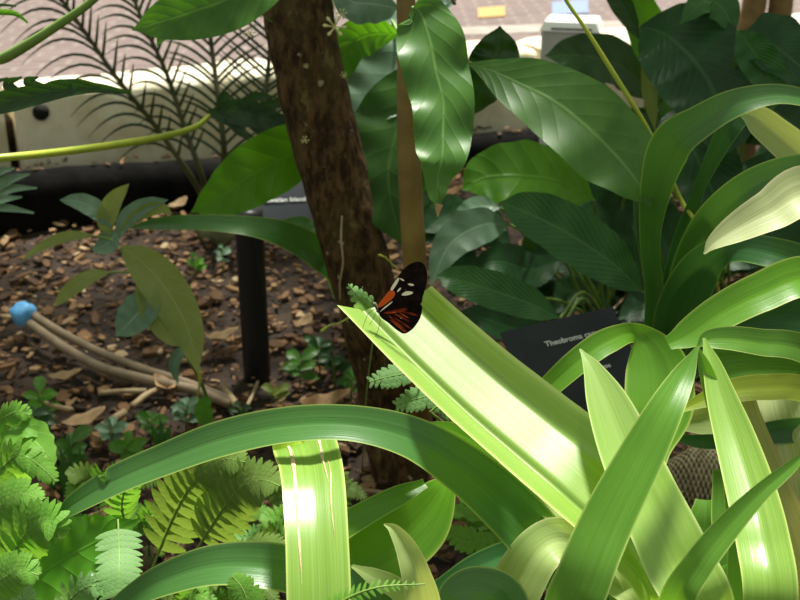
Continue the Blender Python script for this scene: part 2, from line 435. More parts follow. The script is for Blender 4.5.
# wall line : direction and origin
W0 = G(0, 235); W1 = G(480, 168); WD = (W1-W0); WD.z = 0; WD.normalize(); WN = Vector((-WD.y, WD.x, 0))   # WN away from camera
def WL(a, b, z): return Vector((W0.x, W0.y, 0)) + WD*a + WN*b + Vector((0, 0, z))
mb = MB(); mb.hexa([WL(-4, .42, -.05), WL(9, .42, -.05), WL(9, 12, -.05), WL(-4, 12, -.05), WL(-4, .42, .02), WL(9, .42, .02), WL(9, 12, .02), WL(-4, 12, .02)])
o = mb.build('floor_paving', 'paving', smooth=False); tag(o, kind='structure')
# pale band and coloured tiles in the paving
for nm, (x0, x1, y0, y1), mt in (('trim_1', (440, 800, 24, 32), 'white'),):
    a, b, c, d = G(x0, y1+5, .02), G(x1, y1-10, .02), G(x1, y0-10, .02), G(x0, y0+5, .02)
    up = Vector((0, 0, .006)); mb = MB(); mb.hexa([a, b, c, d, a+up, b+up, c+up, d+up])
    m = plain('pale_paving_band', (.32, .28, .24), .8, (.24, .2, .17), 4)
    tag(mb.build(nm, m, smooth=False), kind='structure')
for nm, (x0, x1, y0, y1), c in (('ochre', (478, 505, 9, 19), (.4, .25, .07)), ('blue', (552, 588, 3, 16), (.16, .22, .4))):
    a, b, cc, d = G(x0, y1, .02), G(x1, y1-2, .02), G(x1, y0-2, .02), G(x0, y0, .02)
    up = Vector((0, 0, .01)); mb = MB(); mb.hexa([a, b, cc, d, a+up, b+up, cc+up, d+up])
    m = plain(nm+'_tile', c, .7)
    tag(mb.build('floor_tile', m, smooth=False), '%s tile set flat in the far pink brick paving' % nm, 'floor tile')
# black edging along the bed
mb = MB(); rows, uvs = [], []
prof = [(0, -.03), (-.012, .05), (-.008, .13), (.02, .165), (.07, .175), (.11, .165), (.13, .1), (.13, -.03)]
for i in range(140):
    a = -2+i*.07; nz = .012*noise.noise(Vector((a*2.2, 0, 0))) + .006*noise.noise(Vector((a*9, 0, 0)))
    kf = 1-.4*min(1, max(0, a/1.7)); rows.append([WL(a, b, z*kf + (nz if z > 0 else 0)) for b, z in prof]); uvs.append([(i/139, j/7) for j in range(8)])
mb.grid(rows, uvs); tag(mb.build('garden_edging', 'kerb'), 'black rubber edging strip running along the back of the mulched bed', 'garden edging')
# stone blocks
def block(a0, a1, label, hole=None, dz=0.0):
    base = WL((a0+a1)/2, .3, 0); t = thing('stone_block', base, label, 'stone block', 'pale stone blocks of the low back wall')
    mb = MB(); n = 18; rows, uvs = [], []
    pr = [(.16, -.02), (.16, .2), (.162, .37), (.175, .388), (.2, .395), (.3, .4), (.4, .395), (.42, .38), (.42, -.02)]
    for i in range(n+1):
        a = a0+(a1-a0)*i/n; inset = .012 if i in (0, n) else 0
        row = []
        for b, z in pr:
            q = WL(a, b + (inset if b < .3 else -inset), z + dz - (inset if z > .3 else 0))
            q += Vector((0, 0, 1))*noise.noise(q*4)*.012*(z > .1) + WN*noise.noise(q*5+Vector((5, 0, 0)))*.01
            row.append(q)
        rows.append(row); uvs.append([(i/n, j/8) for j in range(9)])
    mb.grid(rows, uvs); mb.poly(rows[0]); mb.poly(rows[-1][::-1])
    mb.build('block', 'block', t)
    if hole:
        c = WL(hole[0], .158, hole[1]); h = MB(); h.tube([c, c+WN*.05], .026, 14); h.build('hole_shade', 'hole', t)
    return t
def w_at(px, z=.2):   # distance along the wall of pixel column px
    best = min(range(-300, 800), key=lambda k: abs(((WL(k/100, .16, z)-CP).dot(RT)/(WL(k/100, .16, z)-CP).dot(FW))*F+400-px)); return best/100
block(w_at(-170), w_at(9), 'pale stone block at far left edge, left of the dark gap')
block(w_at(20), w_at(300), 'long pale stone block with a round drill hole behind the cycad fronds', (w_at(41, .36), .33))
block(w_at(306), w_at(537), 'pale stone block right of the tree trunk, ending beside the grey box')
block(w_at(545), w_at(760), 'pale stone block behind the dark pleated leaves, right of the grey box')
block(w_at(765), w_at(1100), 'pale stone block hidden behind brown stems at far right')
# dark backing strip behind the gaps between blocks
mb = MB(); mb.hexa([WL(-3, .22, 0), WL(8, .22, 0), WL(8, .34, 0), WL(-3, .34, 0), WL(-3, .22, .3), WL(8, .22, .3), WL(8, .34, .3), WL(-3, .34, .3)])
tag(mb.build('trim_2', 'soil', smooth=False), kind='structure')
# ground litter
mb = MB(); rr = random.Random(3)
def chip(c, L, wd, ang, rnd, th=.25):
    ax = Vector((math.cos(ang), math.sin(ang), rr.uniform(-.35, .35))).normalized(); ay = Vector((-math.sin(ang), math.cos(ang), rr.uniform(-.5, .5))).normalized()
    az = ax.cross(ay).normalized()*wd*th; k = [rr.uniform(.55, 1.1) for _ in range(6)]
    ring = [(-1, -.35), (-.5, -1), (.6, -.85), (1, .1), (.4, .95), (-.7, .8)]
    top = [c + ax*(L*x*k[i]) + ay*(wd*y*k[i]) + az for i, (x, y) in enumerate(ring)]
    bot = [q - az*2 for q in top]
    mb.poly(top, 0, rnd); 
    for i in range(6): mb.poly([bot[i], bot[(i+1) % 6], top[(i+1) % 6], top[i]], 0, rnd)
for i in range(17000):
    y = 1.2 + 2.9*rr.random()**.8; x = rr.uniform(-.62, .6)*(y+.5)
    if (Vector((x, y, 0))-WL(0, 0, 0)).dot(WN) > -.02: continue
    L = rr.choice((.005, .007, .009, .012, .016, .024))*rr.uniform(.7, 1.3)
    z = ground_h(x, y) + rr.uniform(-.008, .014)
    chip(Vector((x, y, z)), L, L*rr.uniform(.3, .75), rr.uniform(0, 6.28), min(.999, max(.01, rr.gauss(.45, .24))))
for i in range(500):   # crumbs on the ledge behind the edging
    a = rr.uniform(-2, 5); q = WL(a, rr.uniform(.03, .15), .17*(1-.4*min(1, max(0, a/1.7)))+rr.uniform(0, .02)); L = rr.uniform(.006, .018)
    chip(q, L, L*.6, rr.uniform(0, 6.28), rr.uniform(.05, .6))
tag(mb.build('bark_mulch', 'chips', smooth=False), 'brown bark mulch and leaf litter covering the bed', 'mulch', kind='stuff')

# ================================================================ GREY BOX ON LEGS
bt = G(559, 174); t = thing('utility_box', (bt.x, bt.y, 0), 'pale grey metal utility box on two legs behind the big leaves, by the wall', 'utility box')
def obox(par, name, mt, x0, x1, y0, y1, z0, z1, bev=.0):
    mb = MB(); c = Vector((bt.x, bt.y, 0)); ax = Matrix.Rotation(math.radians(-14), 3, 'Z')
    def q(x, y, z): return c + ax @ Vector((x, y, z))
    mb.hexa([q(x0, y0, z0), q(x1, y0, z0), q(x1, y1, z0), q(x0, y1, z0), q(x0+bev, y0+bev, z1), q(x1-bev, y0+bev, z1), q(x1-bev, y1-bev, z1), q(x0+bev, y1-bev, z1)])
    return mb.build(name, mt, par, smooth=False)
obox(t, 'housing', 'box_metal', -.075, .105, -.05, .14, .22, .52)
obox(t, 'lit_side', 'box_lit_side', -.083, -.0755, -.05, .14, .22, .52)  # thin paler sheet added so the left face looks lit
obox(t, 'lid', 'white', -.09, .115, -.06, .15, .52, .55, .015)
obox(t, 'lid_slot', 'hole', -.05, .09, -.0625, -.0605, .525, .532)
obox(t, 'leg', 'white', -.075, -.045, -.03, .0, -.02, .22)
obox(t, 'leg', 'box_metal', -.02, .05, -.03, .02, -.02, .22)

# ================================================================ SIGNS
def text_on(par, s, origin, ex, ey, size, name='lettering'):
    cu = bpy.data.curves.new(name, 'FONT'); cu.body = s; cu.size = size; cu.extrude = .0004; cu.offset = size*.012
    o = bpy.data.objects.new(name, cu); COL.objects.link(o)
    dg = bpy.context.evaluated_depsgraph_get(); dg.update()
    me = bpy.data.meshes.new_from_object(o.evaluated_get(dg)); bpy.data.objects.remove(o); bpy.data.curves.remove(cu)
    ez = ex.cross(ey).normalized()
    mat = Matrix((ex, ey, ez)).transposed().to_4x4(); mat.translation = origin
    me.transform(mat); me.materials.clear(); me.materials.append(M['text'])
    o = bpy.data.objects.new(name, me); COL.objects.link(o); o.parent = par
    me.transform(par.matrix_basis.inverted()); o['label'] = 'white lettering'
    return o
def plate(par, tl, tr, br, bl, th=.004, name='plate'):
    n = (tr-tl).cross(tl-bl).normalized()
    mb = MB(); mb.hexa([bl-n*th, br-n*th, tr-n*th, tl-n*th, bl, br, tr, tl]); o = mb.build(name, 'plate', par, smooth=False)
    bv = o.modifiers.new('bevel', 'BEVEL'); bv.width = .0015; bv.segments = 2
    return n
# left sign on black post
gp = G(257, 372); t = thing('plant_sign', gp, 'dark grey plant sign reading Island on a thick black post, left of the trunk', 'sign', 'garden plant signs')
stalk(t, 'black', [(gp+Vector((0, 0, -.03)), .062), (gp+Vector((0, 0, .2)), .062), (gp+Vector((0, .0, .385)), .062)], 'post', nseg=16)
dp = (gp-CP).dot(FW)
tl, tr = P(222, 174, dp-.08), P(303, 171, dp-.08); br, bl = P(313, 221, dp-.15), P(228, 226, dp-.15)
nn = plate(t, tl, tr, br, bl)
ex = (tr-tl).normalized(); ey = nn.cross(ex).normalized()
text_on(t, 'Hawaiian Island', P(261.5, 203.5, dp-.122)+nn*.004, ex, ey, .0155)
# right sign
gp = G(585, 430); gp.y += .12
t = thing('plant_sign', gp, 'tilted dark grey plant sign reading Theobroma cacao, among strap leaves', 'sign', 'garden plant signs')
tl, tr, br, bl = P(500, 332, 1.60), P(613, 306, 1.64), P(652, 394, 1.56), P(538, 424, 1.52)
nn = plate(t, tl, tr, br, bl)
mid = (tl+tr+br+bl)/4
stalk(t, 'black', [(gp+Vector((0, 0, -.03)), .03), ((gp+mid)/2, .03), (mid-nn*.012, .03)], 'post', nseg=14)
ex = (tr-tl).normalized(); ey = nn.cross(ex).normalized()
def on_plate(x, y):
    v = P(x, y, 1)-CP; return CP + v*((tl-CP).dot(nn)/v.dot(nn)) + nn*.0008
text_on(t, 'Theobroma cacao', on_plate(546, 347), ex, ey, .0122)
text_on(t, 'Sterculiaceae', on_plate(578, 375), ex, ey, .0098)

# ================================================================ CACAO TREE
tb = G(402, 468)
t = tree = thing('cacao_tree', (tb.x, tb.y, 0), 'leaning dark brown mottled tree trunk behind the butterfly', 'tree')
dt = (Vector((tb.x, tb.y, 0))-CP).dot(FW)
stalk(t, 'bark', [(Vector((tb.x+.01, tb.y, -.05)), .2), (P(402, 450, dt), 64), (P(396, 400, dt-.02), .118), (370, 318, 1.95, 61), (354, 250, 1.9, 66), (338, 190, 1.87, 66), (320, 120, 1.84, 70), (305, 50, 1.8, 72), (297, 0, 1.78, 72), (285, -120, 1.72, 70), (262, -330, 1.7, 70)] if 0 else
      [(Vector((tb.x+.012, tb.y, -.05)), .15), (400, 450, dt-.02, 66), (391, 400, dt-.06, 62), (372, 320, 1.95, 60), (354, 250, 1.9, 64), (338, 190, 1.87, 66), (320, 120, 1.84, 69), (305, 50, 1.8, 71), (297, 0, 1.78, 71), (285, -120, 1.72, 70), (262, -330, 1.7, 68)],
      'trunk', nseg=40, n=120, rough=.05, rs=28)
# small flowers, twigs and tendrils on the bark
def flower(x, y, d, s, seed):
    q = random.Random(seed); f = MB(); c = P(x, y, d)
    for k in range(6):
        a = k*1.05+q.uniform(-.2, .2); dr = (RT*math.cos(a)+UPV*math.sin(a)*.8 - FW*.3).normalized()
        f.tube([c, c+dr*s*.5, c+dr*s*.85, c+dr*s], [s*.05, s*.06, s*.16, s*.03], 6)
    f.tube([c-UPV*0+FW*.03, c], [.001, .0012], 5)
    f.build('flower', 'flower', t)
flower(335, 27, 1.74, .02, 1); flower(342, 14, 1.735, .009, 2)
flower(344, 75, 1.74, .006, 3); flower(306, 66, 1.74, .005, 6); flower(305, 140, 1.75, .007, 8)
stalk(t, 'stem_lime', [(334, 28, 1.745, 1.2), (336, 15, 1.74, 1), (332, 0, 1.76, 1.2)], 'twig')
stalk(t, 'twig', [(342, 216, 1.82, 2.2), (341, 240, 1.81, 2), (343, 262, 1.81, 2), (340, 282, 1.82, 1.6), (340, 300, 1.83, 1.6)], 'twig')
stalk(t, 'stem_lime', [(396, 268, 1.84, 1.4), (386, 258, 1.82, 1.6), (379, 255, 1.81, 2.4)], 'twig')
stalk(t, 'stem_green', [(272, 22, 1.75, 2), (262, 14, 1.72, 1.4), (258, 6, 1.7, 1.2)], 'twig')
flower(258, 12, 1.7, .012, 4); flower(250, 33, 1.7, .01, 5)
stalk(t, 'stem_lime', [(372, 300, 1.85, 1.2), (345, 320, 1.8, 1.2), (330, 325, 1.78, 1), (323, 330, 1.78, 3.4), (320, 331, 1.78, 1)], 'twig', label='twig with a cream bud')
# leaves hanging from the crown above
def hleaf(mat, pts, w, pet=None, **k):
    o = broad(t, mat, pts, w, **k)
    if pet: stalk(o, 'stem_green', pet, 'petiole', nseg=8, n=10)
    return o
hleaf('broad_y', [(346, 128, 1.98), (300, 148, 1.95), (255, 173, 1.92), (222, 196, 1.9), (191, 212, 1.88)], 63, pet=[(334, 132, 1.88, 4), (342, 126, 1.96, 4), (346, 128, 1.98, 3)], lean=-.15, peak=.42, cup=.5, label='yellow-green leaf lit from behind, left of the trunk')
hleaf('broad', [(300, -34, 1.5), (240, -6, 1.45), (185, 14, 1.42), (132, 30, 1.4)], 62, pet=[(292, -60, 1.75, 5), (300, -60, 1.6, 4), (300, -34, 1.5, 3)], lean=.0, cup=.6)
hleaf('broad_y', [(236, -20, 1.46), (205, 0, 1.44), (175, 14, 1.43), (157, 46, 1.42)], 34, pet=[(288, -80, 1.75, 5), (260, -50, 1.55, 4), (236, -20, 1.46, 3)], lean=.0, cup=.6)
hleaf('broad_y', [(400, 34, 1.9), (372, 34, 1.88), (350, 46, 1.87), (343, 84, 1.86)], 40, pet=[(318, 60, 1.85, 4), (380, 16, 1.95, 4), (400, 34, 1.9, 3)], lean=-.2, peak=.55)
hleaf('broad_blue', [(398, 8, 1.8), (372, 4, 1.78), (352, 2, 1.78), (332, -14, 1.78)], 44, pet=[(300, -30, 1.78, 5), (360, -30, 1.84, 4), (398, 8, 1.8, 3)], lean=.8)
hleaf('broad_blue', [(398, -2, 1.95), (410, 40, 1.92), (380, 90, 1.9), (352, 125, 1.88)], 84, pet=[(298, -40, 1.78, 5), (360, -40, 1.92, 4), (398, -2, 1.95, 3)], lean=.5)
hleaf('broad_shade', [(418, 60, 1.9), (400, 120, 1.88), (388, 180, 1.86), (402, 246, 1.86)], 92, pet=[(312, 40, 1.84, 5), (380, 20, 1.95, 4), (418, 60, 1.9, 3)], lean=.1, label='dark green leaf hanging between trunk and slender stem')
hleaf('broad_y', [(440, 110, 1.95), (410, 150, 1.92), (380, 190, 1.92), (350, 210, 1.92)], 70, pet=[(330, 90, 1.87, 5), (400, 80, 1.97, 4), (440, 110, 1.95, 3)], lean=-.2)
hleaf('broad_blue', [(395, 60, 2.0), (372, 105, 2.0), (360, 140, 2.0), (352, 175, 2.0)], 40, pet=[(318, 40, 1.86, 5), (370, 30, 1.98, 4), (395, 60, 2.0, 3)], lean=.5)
# crown above the frame: unseen, its leaves placed to shade the bed
cr = MB(); q = random.Random(9)
for i in range(720):
    x = q.uniform(-1.6, 2.8); y = q.uniform(2.25, 4.6) ; z = q.uniform(2.0, 2.5)
    if i >= 620: x, y, z = q.uniform(.3, 1.3), q.uniform(1.74, 2.3), q.uniform(1.95, 2.2)  # extra dense patch added to shade the strap clump behind
    if y > 4.35 + .46*x: continue
    c = Vector((x, y, z)); a = q.uniform(0, 6.28); L = q.uniform(.22, .36)
    dr = Vector((math.cos(a), math.sin(a), q.uniform(-.7, .1))).normalized(); sd = dr.cross(Vector((0, 0, 1))).normalized(); nn = sd.cross(dr)
    rows, uvs = [], []
    for k in range(9):
        u = k/8; w = L*.19*math.sin(math.pi*min(.99, max(.03, u)))**.7
        p = c + dr*L*u - Vector((0, 0, 1))*L*.3*u*u
        rows.append([p-sd*w+nn*w*.2, p, p+sd*w+nn*w*.2]); uvs.append([(u, 0), (u, .5), (u, 1)])
    cr.grid(rows, uvs)
top = P(262, -330, 1.7)
for k in range(9):
    e = Vector((q.uniform(-1.5, 2.2), q.uniform(2.3, 4.2), q.uniform(2.1, 2.4))); m_ = (top+e)/2+Vector((0, 0, .2))
    cr.tube([top, m_, e], [.03, .018, .006], 8, mi=1)
o = cr.build('crown', ['broad', 'bark'], t); o['kind'] = 'stuff'; o['label'] = 'unseen leafy crown added overhead for shade'

# ================================================================ SAPLING WITH BIG LEAVES
sb = G(424, 448); t = thing('sapling', (sb.x, sb.y, 0), 'slender olive-brown sapling stem with two huge glossy green leaves', 'sapling')
stalk(t, 'stem_olive', [(Vector((sb.x, sb.y, -.03)), .034), (420, 360, 1.78, 24), (415, 265, 1.66, 24), (411, 200, 1.62, 24), (408, 120, 1.58, 22), (407, 60, 1.55, 20), (406, 0, 1.52, 19), (404, -160, 1.48, 18)], 'stem', nseg=20, n=50)
o = leaf(t, 'broad', [(413, 8, 1.3, 16), (421, 14, 1.3, 50), (430, 42, 1.29, 68), (436, 72, 1.28, 67), (443, 102, 1.27, 63), (443, 132, 1.26, 59), (442, 158, 1.25, 50), (438, 176, 1.25, 30), (437, 195, 1.25, 18), (438, 208, 1.25, 3)], lean=.2, cup=.4, wave=.14, waves=4.5, n=60, nc=16, label='large hanging leaf with a brown tip')
stalk(o, 'stem_green', [(406, 30, 1.54, 4), (408, 22, 1.42, 4), (413, 8, 1.3, 4)], 'petiole', nseg=8, n=10)
mbb = MB(); leaf_into(mbb, [(439, 204, 1.249, 8), (438, 210, 1.249, 5), (438, 217, 1.249, 1)], lean=.2, n=6, nc=4); mbb.build('dead_tip', 'deadleaf2', o)
o = leaf(t, 'broad', [(470, 64, 1.42, 4), (490, 70, 1.4, 24), (520, 84, 1.38, 54), (555, 102, 1.36, 72), (590, 130, 1.34, 82), (620, 160, 1.33, 74), (640, 186, 1.32, 44), (650, 206, 1.32, 3)], lean=.7, cup=.6, wave=.06, waves=4, n=60, nc=16, label='large leaf sloping down to the right')
stalk(o, 'stem_green', [(408, 40, 1.55, 4), (440, 50, 1.48, 4), (472, 64, 1.42, 4)], 'petiole', nseg=8, n=10)
broad(t, 'broad_dark', [(470, 116, 1.62), (484, 84, 1.58), (496, 56, 1.57), (500, 26, 1.56)], 50, lean=-.1, peak=.6, wave=.2)
broad(t, 'broad_blue', [(455, 4, 1.7), (440, -6, 1.7), (425, -20, 1.7)], 60, lean=.8)

stalk(t, 'stem_olive', [(408, 130, 1.58, 5), (440, 125, 1.6, 4), (470, 116, 1.62, 4)], 'petiole', nseg=8)
stalk(t, 'stem_olive', [(406, -20, 1.52, 5), (430, -30, 1.62, 4), (455, 4, 1.7, 3)], 'petiole', nseg=8)
# ================================================================ CYCAD
cb = G(216, 238); t = thing('cycad', (cb.x, cb.y, 0), 'cycad with dark feathery fronds of thin spiky leaflets before the stone wall', 'cycad')
mb = MB(); mb.tube([cb+Vector((0, 0, -.03)), cb+Vector((0, 0, .03)), cb+Vector((0, 0, .06))], [.05, .06, .03], 14, rough=.2); mb.build('stem', 'stump', t)
def cyc(pts, lv, rv, n, l0=.0, rd=4.0, seed=0):
    """lv/rv: leaflet vectors in the frond's own plane (right, up, toward viewer) metres, curved"""
    path = spline(ctrl([(*p, 6) for p in pts]), 50); q = random.Random(seed)
    f = MB()
    for i in range(n):
        k = int((l0 + (1-l0)*(i+.5)/n)*49); p = path[k][0]
        for vec, arc in (lv, rv):
            if vec is None: continue
            g = (1-.35*abs(i/n-.5))*q.uniform(.93, 1.05)
            v = (RT*vec[0]+UPV*vec[1]-FW*vec[2])*g
            rows, uvs = [], []
            for j in range(9):
                u = j/8; c = p + v*u + UPV*(arc*4*u*(1-u))*g
                w = .0036*(1-u**3)+.0006
                pd = (v.cross(FW)).normalized()
                rows.append([c-pd*w, c-FW*w*.3, c+pd*w]); uvs.append([(u, 0), (u, .5), (u, 1)])
            f.grid(rows, uvs)
    o = f.build('frond', 'cycad', t)
    r = MB(); r.tube([a for a, _ in path], [.0095*(1-.55*i/49) for i in range(50)], 8); r.build('rachis', 'stem_dark', o)
c0 = cb+Vector((0, 0, .05))
def cb_px(): return (216, 226, (cb-CP).dot(FW)-.02)
cyc([cb_px(), (196, 185, 3.0), (160, 132, 2.9), (120, 82, 2.8), (85, 32, 2.75), (55, -10, 2.7)], ((-.2, -.03, .05), .06), ((.035, .065, .1), 0), 15, .3, seed=1)
cyc([cb_px(), (203, 180, 3.05), (185, 128, 3.0), (166, 72, 2.95), (142, 20, 2.9), (128, -20, 2.9)], ((-.15, .02, .0), .035), ((.045, .075, .05), 0), 17, .3, seed=2)
cyc([cb_px(), (224, 160, 3.05), (219, 105, 3.0), (212, 50, 3.0), (206, 0, 2.95), (203, -30, 2.95)], ((-.15, .08, .0), .02), ((.14, .1, .0), .015), 22, .2, seed=3)
cyc([cb_px(), (255, 165, 3.0), (262, 120, 2.95), (268, 70, 2.95), (273, 10, 2.9), (275, -30, 2.9)], ((-.13, .11, 0), 0), ((.12, .06, 0), .01), 24, .25, seed=4)

# ================================================================ SPLIT-LEAF PLANT (rooted left of the frame)
pb = Vector((-.95, 1.55, 0)); t = thing('philodendron', pb, 'philodendron with thick green stalks and deeply cut leaves entering from the left', 'plant')
stalk(t, 'stump', [(pb+Vector((0, 0, -.03)), .07), (pb+Vector((.02, -.05, .35)), .06), (pb+Vector((.05, -.12, .62)), .05)], 'stem', nseg=16)
pc = pb+Vector((.05, -.12, .6))
stalk(t, 'stem_green', [(pc, .012), (-40, 82, 1.5, 11), (10, 55, 1.45, 11), (55, 27, 1.42, 9), (97, -4, 1.4, 8), (130, -50, 1.4, 7)], 'petiole', nseg=12, n=30)
pt = stalk(t, 'stem_lime', [(pc, .01), (-50, 162, 1.6, 8), (0, 158, 1.6, 8), (60, 152, 1.68, 8), (120, 144, 1.78, 8), (165, 136, 1.88, 7), (195, 127, 1.96, 6), (209, 116, 2.0, 5)], 'petiole', nseg=12, n=40, label='lime green leaf stalk')
def cut_leaf(mat, spine, lobes, w0=12, lean=.2, label=None):
    m = MB(); leaf_into(m, [(*p[:3], p[3]) for p in spine], lean=lean, n=24, nc=6)
    for lb in lobes: leaf_into(m, lb, lean=lean, n=16, nc=6, cup=.8)
    o = m.build('leaf', mat, t)
    if label: o['label'] = label
    return o
cut_leaf('broad_dark', [(209, 114, 2.0, 8), (235, 112, 2.0, 26), (262, 118, 2.0, 24), (290, 128, 2.0, 16), (312, 140, 2.0, 4)],
         [[(222, 112, 2.0, 12), (224, 100, 2.0, 14), (228, 92, 2.0, 3)], [(240, 110, 2.0, 14), (256, 97, 2.0, 10), (276, 97, 2.0, 2)], [(250, 114, 2.0, 14), (276, 104, 2.0, 10), (300, 108, 2.0, 2)],
          [(230, 116, 2.0, 14), (240, 130, 2.0, 12), (250, 140, 2.0, 2)], [(250, 120, 2.0, 12), (262, 132, 2.0, 10), (276, 140, 2.0, 2)], [(270, 120, 2.0, 12), (290, 120, 2.0, 9), (310, 126, 2.0, 2)], [(216, 114, 2.0, 10), (236, 126, 2.0, 9), (244, 138, 2.0, 2)]], lean=.1)
cut_leaf('broad_dark', [(131, 93, 1.35, 3), (100, 88, 1.33, 9), (70, 89, 1.3, 14), (35, 95, 1.28, 20), (0, 103, 1.26, 22), (-40, 112, 1.25, 12)],
         [[(76, 90, 1.3, 12), (55, 84, 1.3, 8), (30, 96, 1.3, 3)], [(50, 93, 1.29, 12), (28, 82, 1.28, 10), (38, 77, 1.28, 2)], [(20, 98, 1.28, 14), (8, 84, 1.28, 10), (22, 77, 1.28, 2)], [(-5, 102, 1.27, 14), (-14, 86, 1.27, 10), (8, 78, 1.27, 2)], [(62, 88, 1.3, 10), (86, 83, 1.3, 8), (40, 79, 1.3, 2)][:0] or [(100, 88, 1.33, 7), (80, 82, 1.32, 6), (58, 80, 1.31, 2)]], lean=.0, label='dark cut leaf seen edge on')
leaf(t, 'broad_y', [(-30, 12, 1.4, 5), (0, 12, 1.4, 6), (16, 14, 1.4, 5), (28, 23, 1.4, 2)], lean=0)
leaf(t, 'broad_dark', [(-20, 8, 1.42, 2), (0, 5, 1.42, 3), (16, 6, 1.42, 2)], lean=0, n=10)
stalk(t, 'stem_green', [(pc, .008), (-70, 40, 1.4, 5), (-30, 12, 1.4, 4)], 'petiole', nseg=8)
stalk(t, 'stem_green', [(pc, .008), (-80, 120, 1.3, 5), (-40, 112, 1.25, 4)], 'petiole', nseg=8)

# pale blue-green whorl at the left edge
sb_ = G(-22, 330); t = thing('succulent', (sb_.x, sb_.y, 0), 'pale blue-green whorled leaves poking in at the left edge over black edging', 'plant')
dd = 2.1; cc_ = P(-20, 205, dd)
stalk(t, 'stem_green', [(Vector((sb_.x, sb_.y, -.02)), .02), (cc_, .014)], 'stem')
for a in (((-20, 200), (5, 182), (30, 174), 11), ((-20, 204), (8, 190), (37, 188), 9), ((-20, 208), (5, 208), (34, 213), 8), ((-22, 200), (-5, 175), (15, 168), 10), ((-20, 205), (0, 200), (22, 197), 9)):
    leaf(t, 'broad_blue', [(*a[0], dd, 5), (*a[1], dd-.03, a[3]), (*a[2], dd-.05, 2)], lean=.5, n=16, nc=6)

# ================================================================ SEEDLING WITH OLIVE LEAVES
q0 = G(212, 418); t = thing('seedling', (q0.x, q0.y, 0), 'leggy seedling with olive leaves and a pale top whorl on the mulch', 'seedling')
dq = (q0-CP).dot(FW)
stalk(t, 'stem_green', [(Vector((q0.x, q0.y, -.02)), .006), (205, 392, dq-.1, 4), (185, 352, dq-.25, 4), (165, 320, dq-.35, 4), (140, 280, dq-.42, 4), (121, 248, dq-.45, 4)], 'stem', nseg=8)
d1 = dq-.45
for mt, pts, w, ln in (('broad_olive', [(120, 246), (144, 264), (168, 292), (188, 330), (198, 374)], 43, .0),
                       ('broad_olive', [(136, 280), (150, 310), (170, 335), (188, 345)], 22, .0),
                       ('broad_blue', [(160, 290), (145, 306), (130, 322), (116, 336)], 36, .7),
                       ('broad_olive', [(110, 272), (88, 278), (68, 292), (55, 307)], 16, .3),
                       ('broad_olive', [(96, 236), (70, 236), (45, 245), (22, 260)], 11, .3),
                       ('broad_blue', [(112, 228), (98, 212), (80, 202), (60, 200)], 20, .6),
                       ('broad_olive', [(110, 236), (106, 220), (114, 200), (129, 184)], 20, .0),
                       ('broad_blue', [(118, 238), (126, 220), (145, 206), (168, 200)], 18, .5),
                       ('broad_blue', [(118, 232), (112, 238), (104, 246), (92, 250)], 22, .9),
                       ('broad_olive', [(118, 234), (140, 214), (160, 208), (172, 214)], 14, .0)):
    broad(t, mt, [(x, y, d1) for x, y in pts], w, lean=ln, n=24, nc=8)
for a_, b_ in (((136, 274), (110, 272)), ((116, 242), (96, 236)), ((152, 300), (160, 290))):
    stalk(t, 'stem_green', [(*a_, d1, 2.5), ((a_[0]+b_[0])/2, (a_[1]+b_[1])/2-1, d1, 2.2), (*b_, d1, 2)], 'petiole', nseg=6, n=6)
leaf(t, 'broad_olive', [(196, 360, dq-.3, 4), (200, 380, dq-.2, 3), (197, 398, dq-.12, 2)], name='petiole', lean=0, n=10, nc=4)
broad(t, 'broad_blue', [(200, 352, dq-.2), (182, 352, dq-.2), (174, 366, dq-.2), (178, 384, dq-.2)], 12, lean=.4, n=16, nc=6)
broad(t, 'broad_y', [(212, 400, dq-.1), (205, 405, dq-.1), (205, 420, dq-.1), (215, 430, dq-.1)], 18, lean=.4, n=16, nc=6)

# ================================================================ TAN TUBES WITH A BLUE CAP
h0 = G(24, 314); t = thing('irrigation_tube', (h0.x, h0.y, 0), 'two tan tubes bound with a blue cap lying on the mulch', 'tube')
def gl(pts, w, z): return [(G(x, y, zz)+Vector((0, 0, 0)), w) for (x, y), zz in zip(pts, z)]
stalk(t, 'tube', gl([(30, 313), (62, 333), (100, 352), (140, 368), (190, 384), (235, 402)], .02, [.07, .06, .045, .035, .022, .02]), 'tube', nseg=12, n=40, rough=.05)
stalk(t, 'tube', gl([(30, 324), (62, 346), (98, 366), (140, 378), (195, 390), (232, 405)], .022, [.065, .05, .04, .03, .02, .015]), 'tube', nseg=12, n=40, rough=.05)
mb = MB(); ce = G(24, 314, .07); ax = (G(14, 308, .072)-G(32, 318, .07)).normalized()
mb.tube([ce-ax*.028, ce-ax*.022, ce+ax*.0, ce+ax*.02, ce+ax*.028], [.016, .026, .03, .026, .012], 16, rough=.25, rs=80); mb.build('cap', 'bluecap', t)['label'] = 'crumpled blue cap'

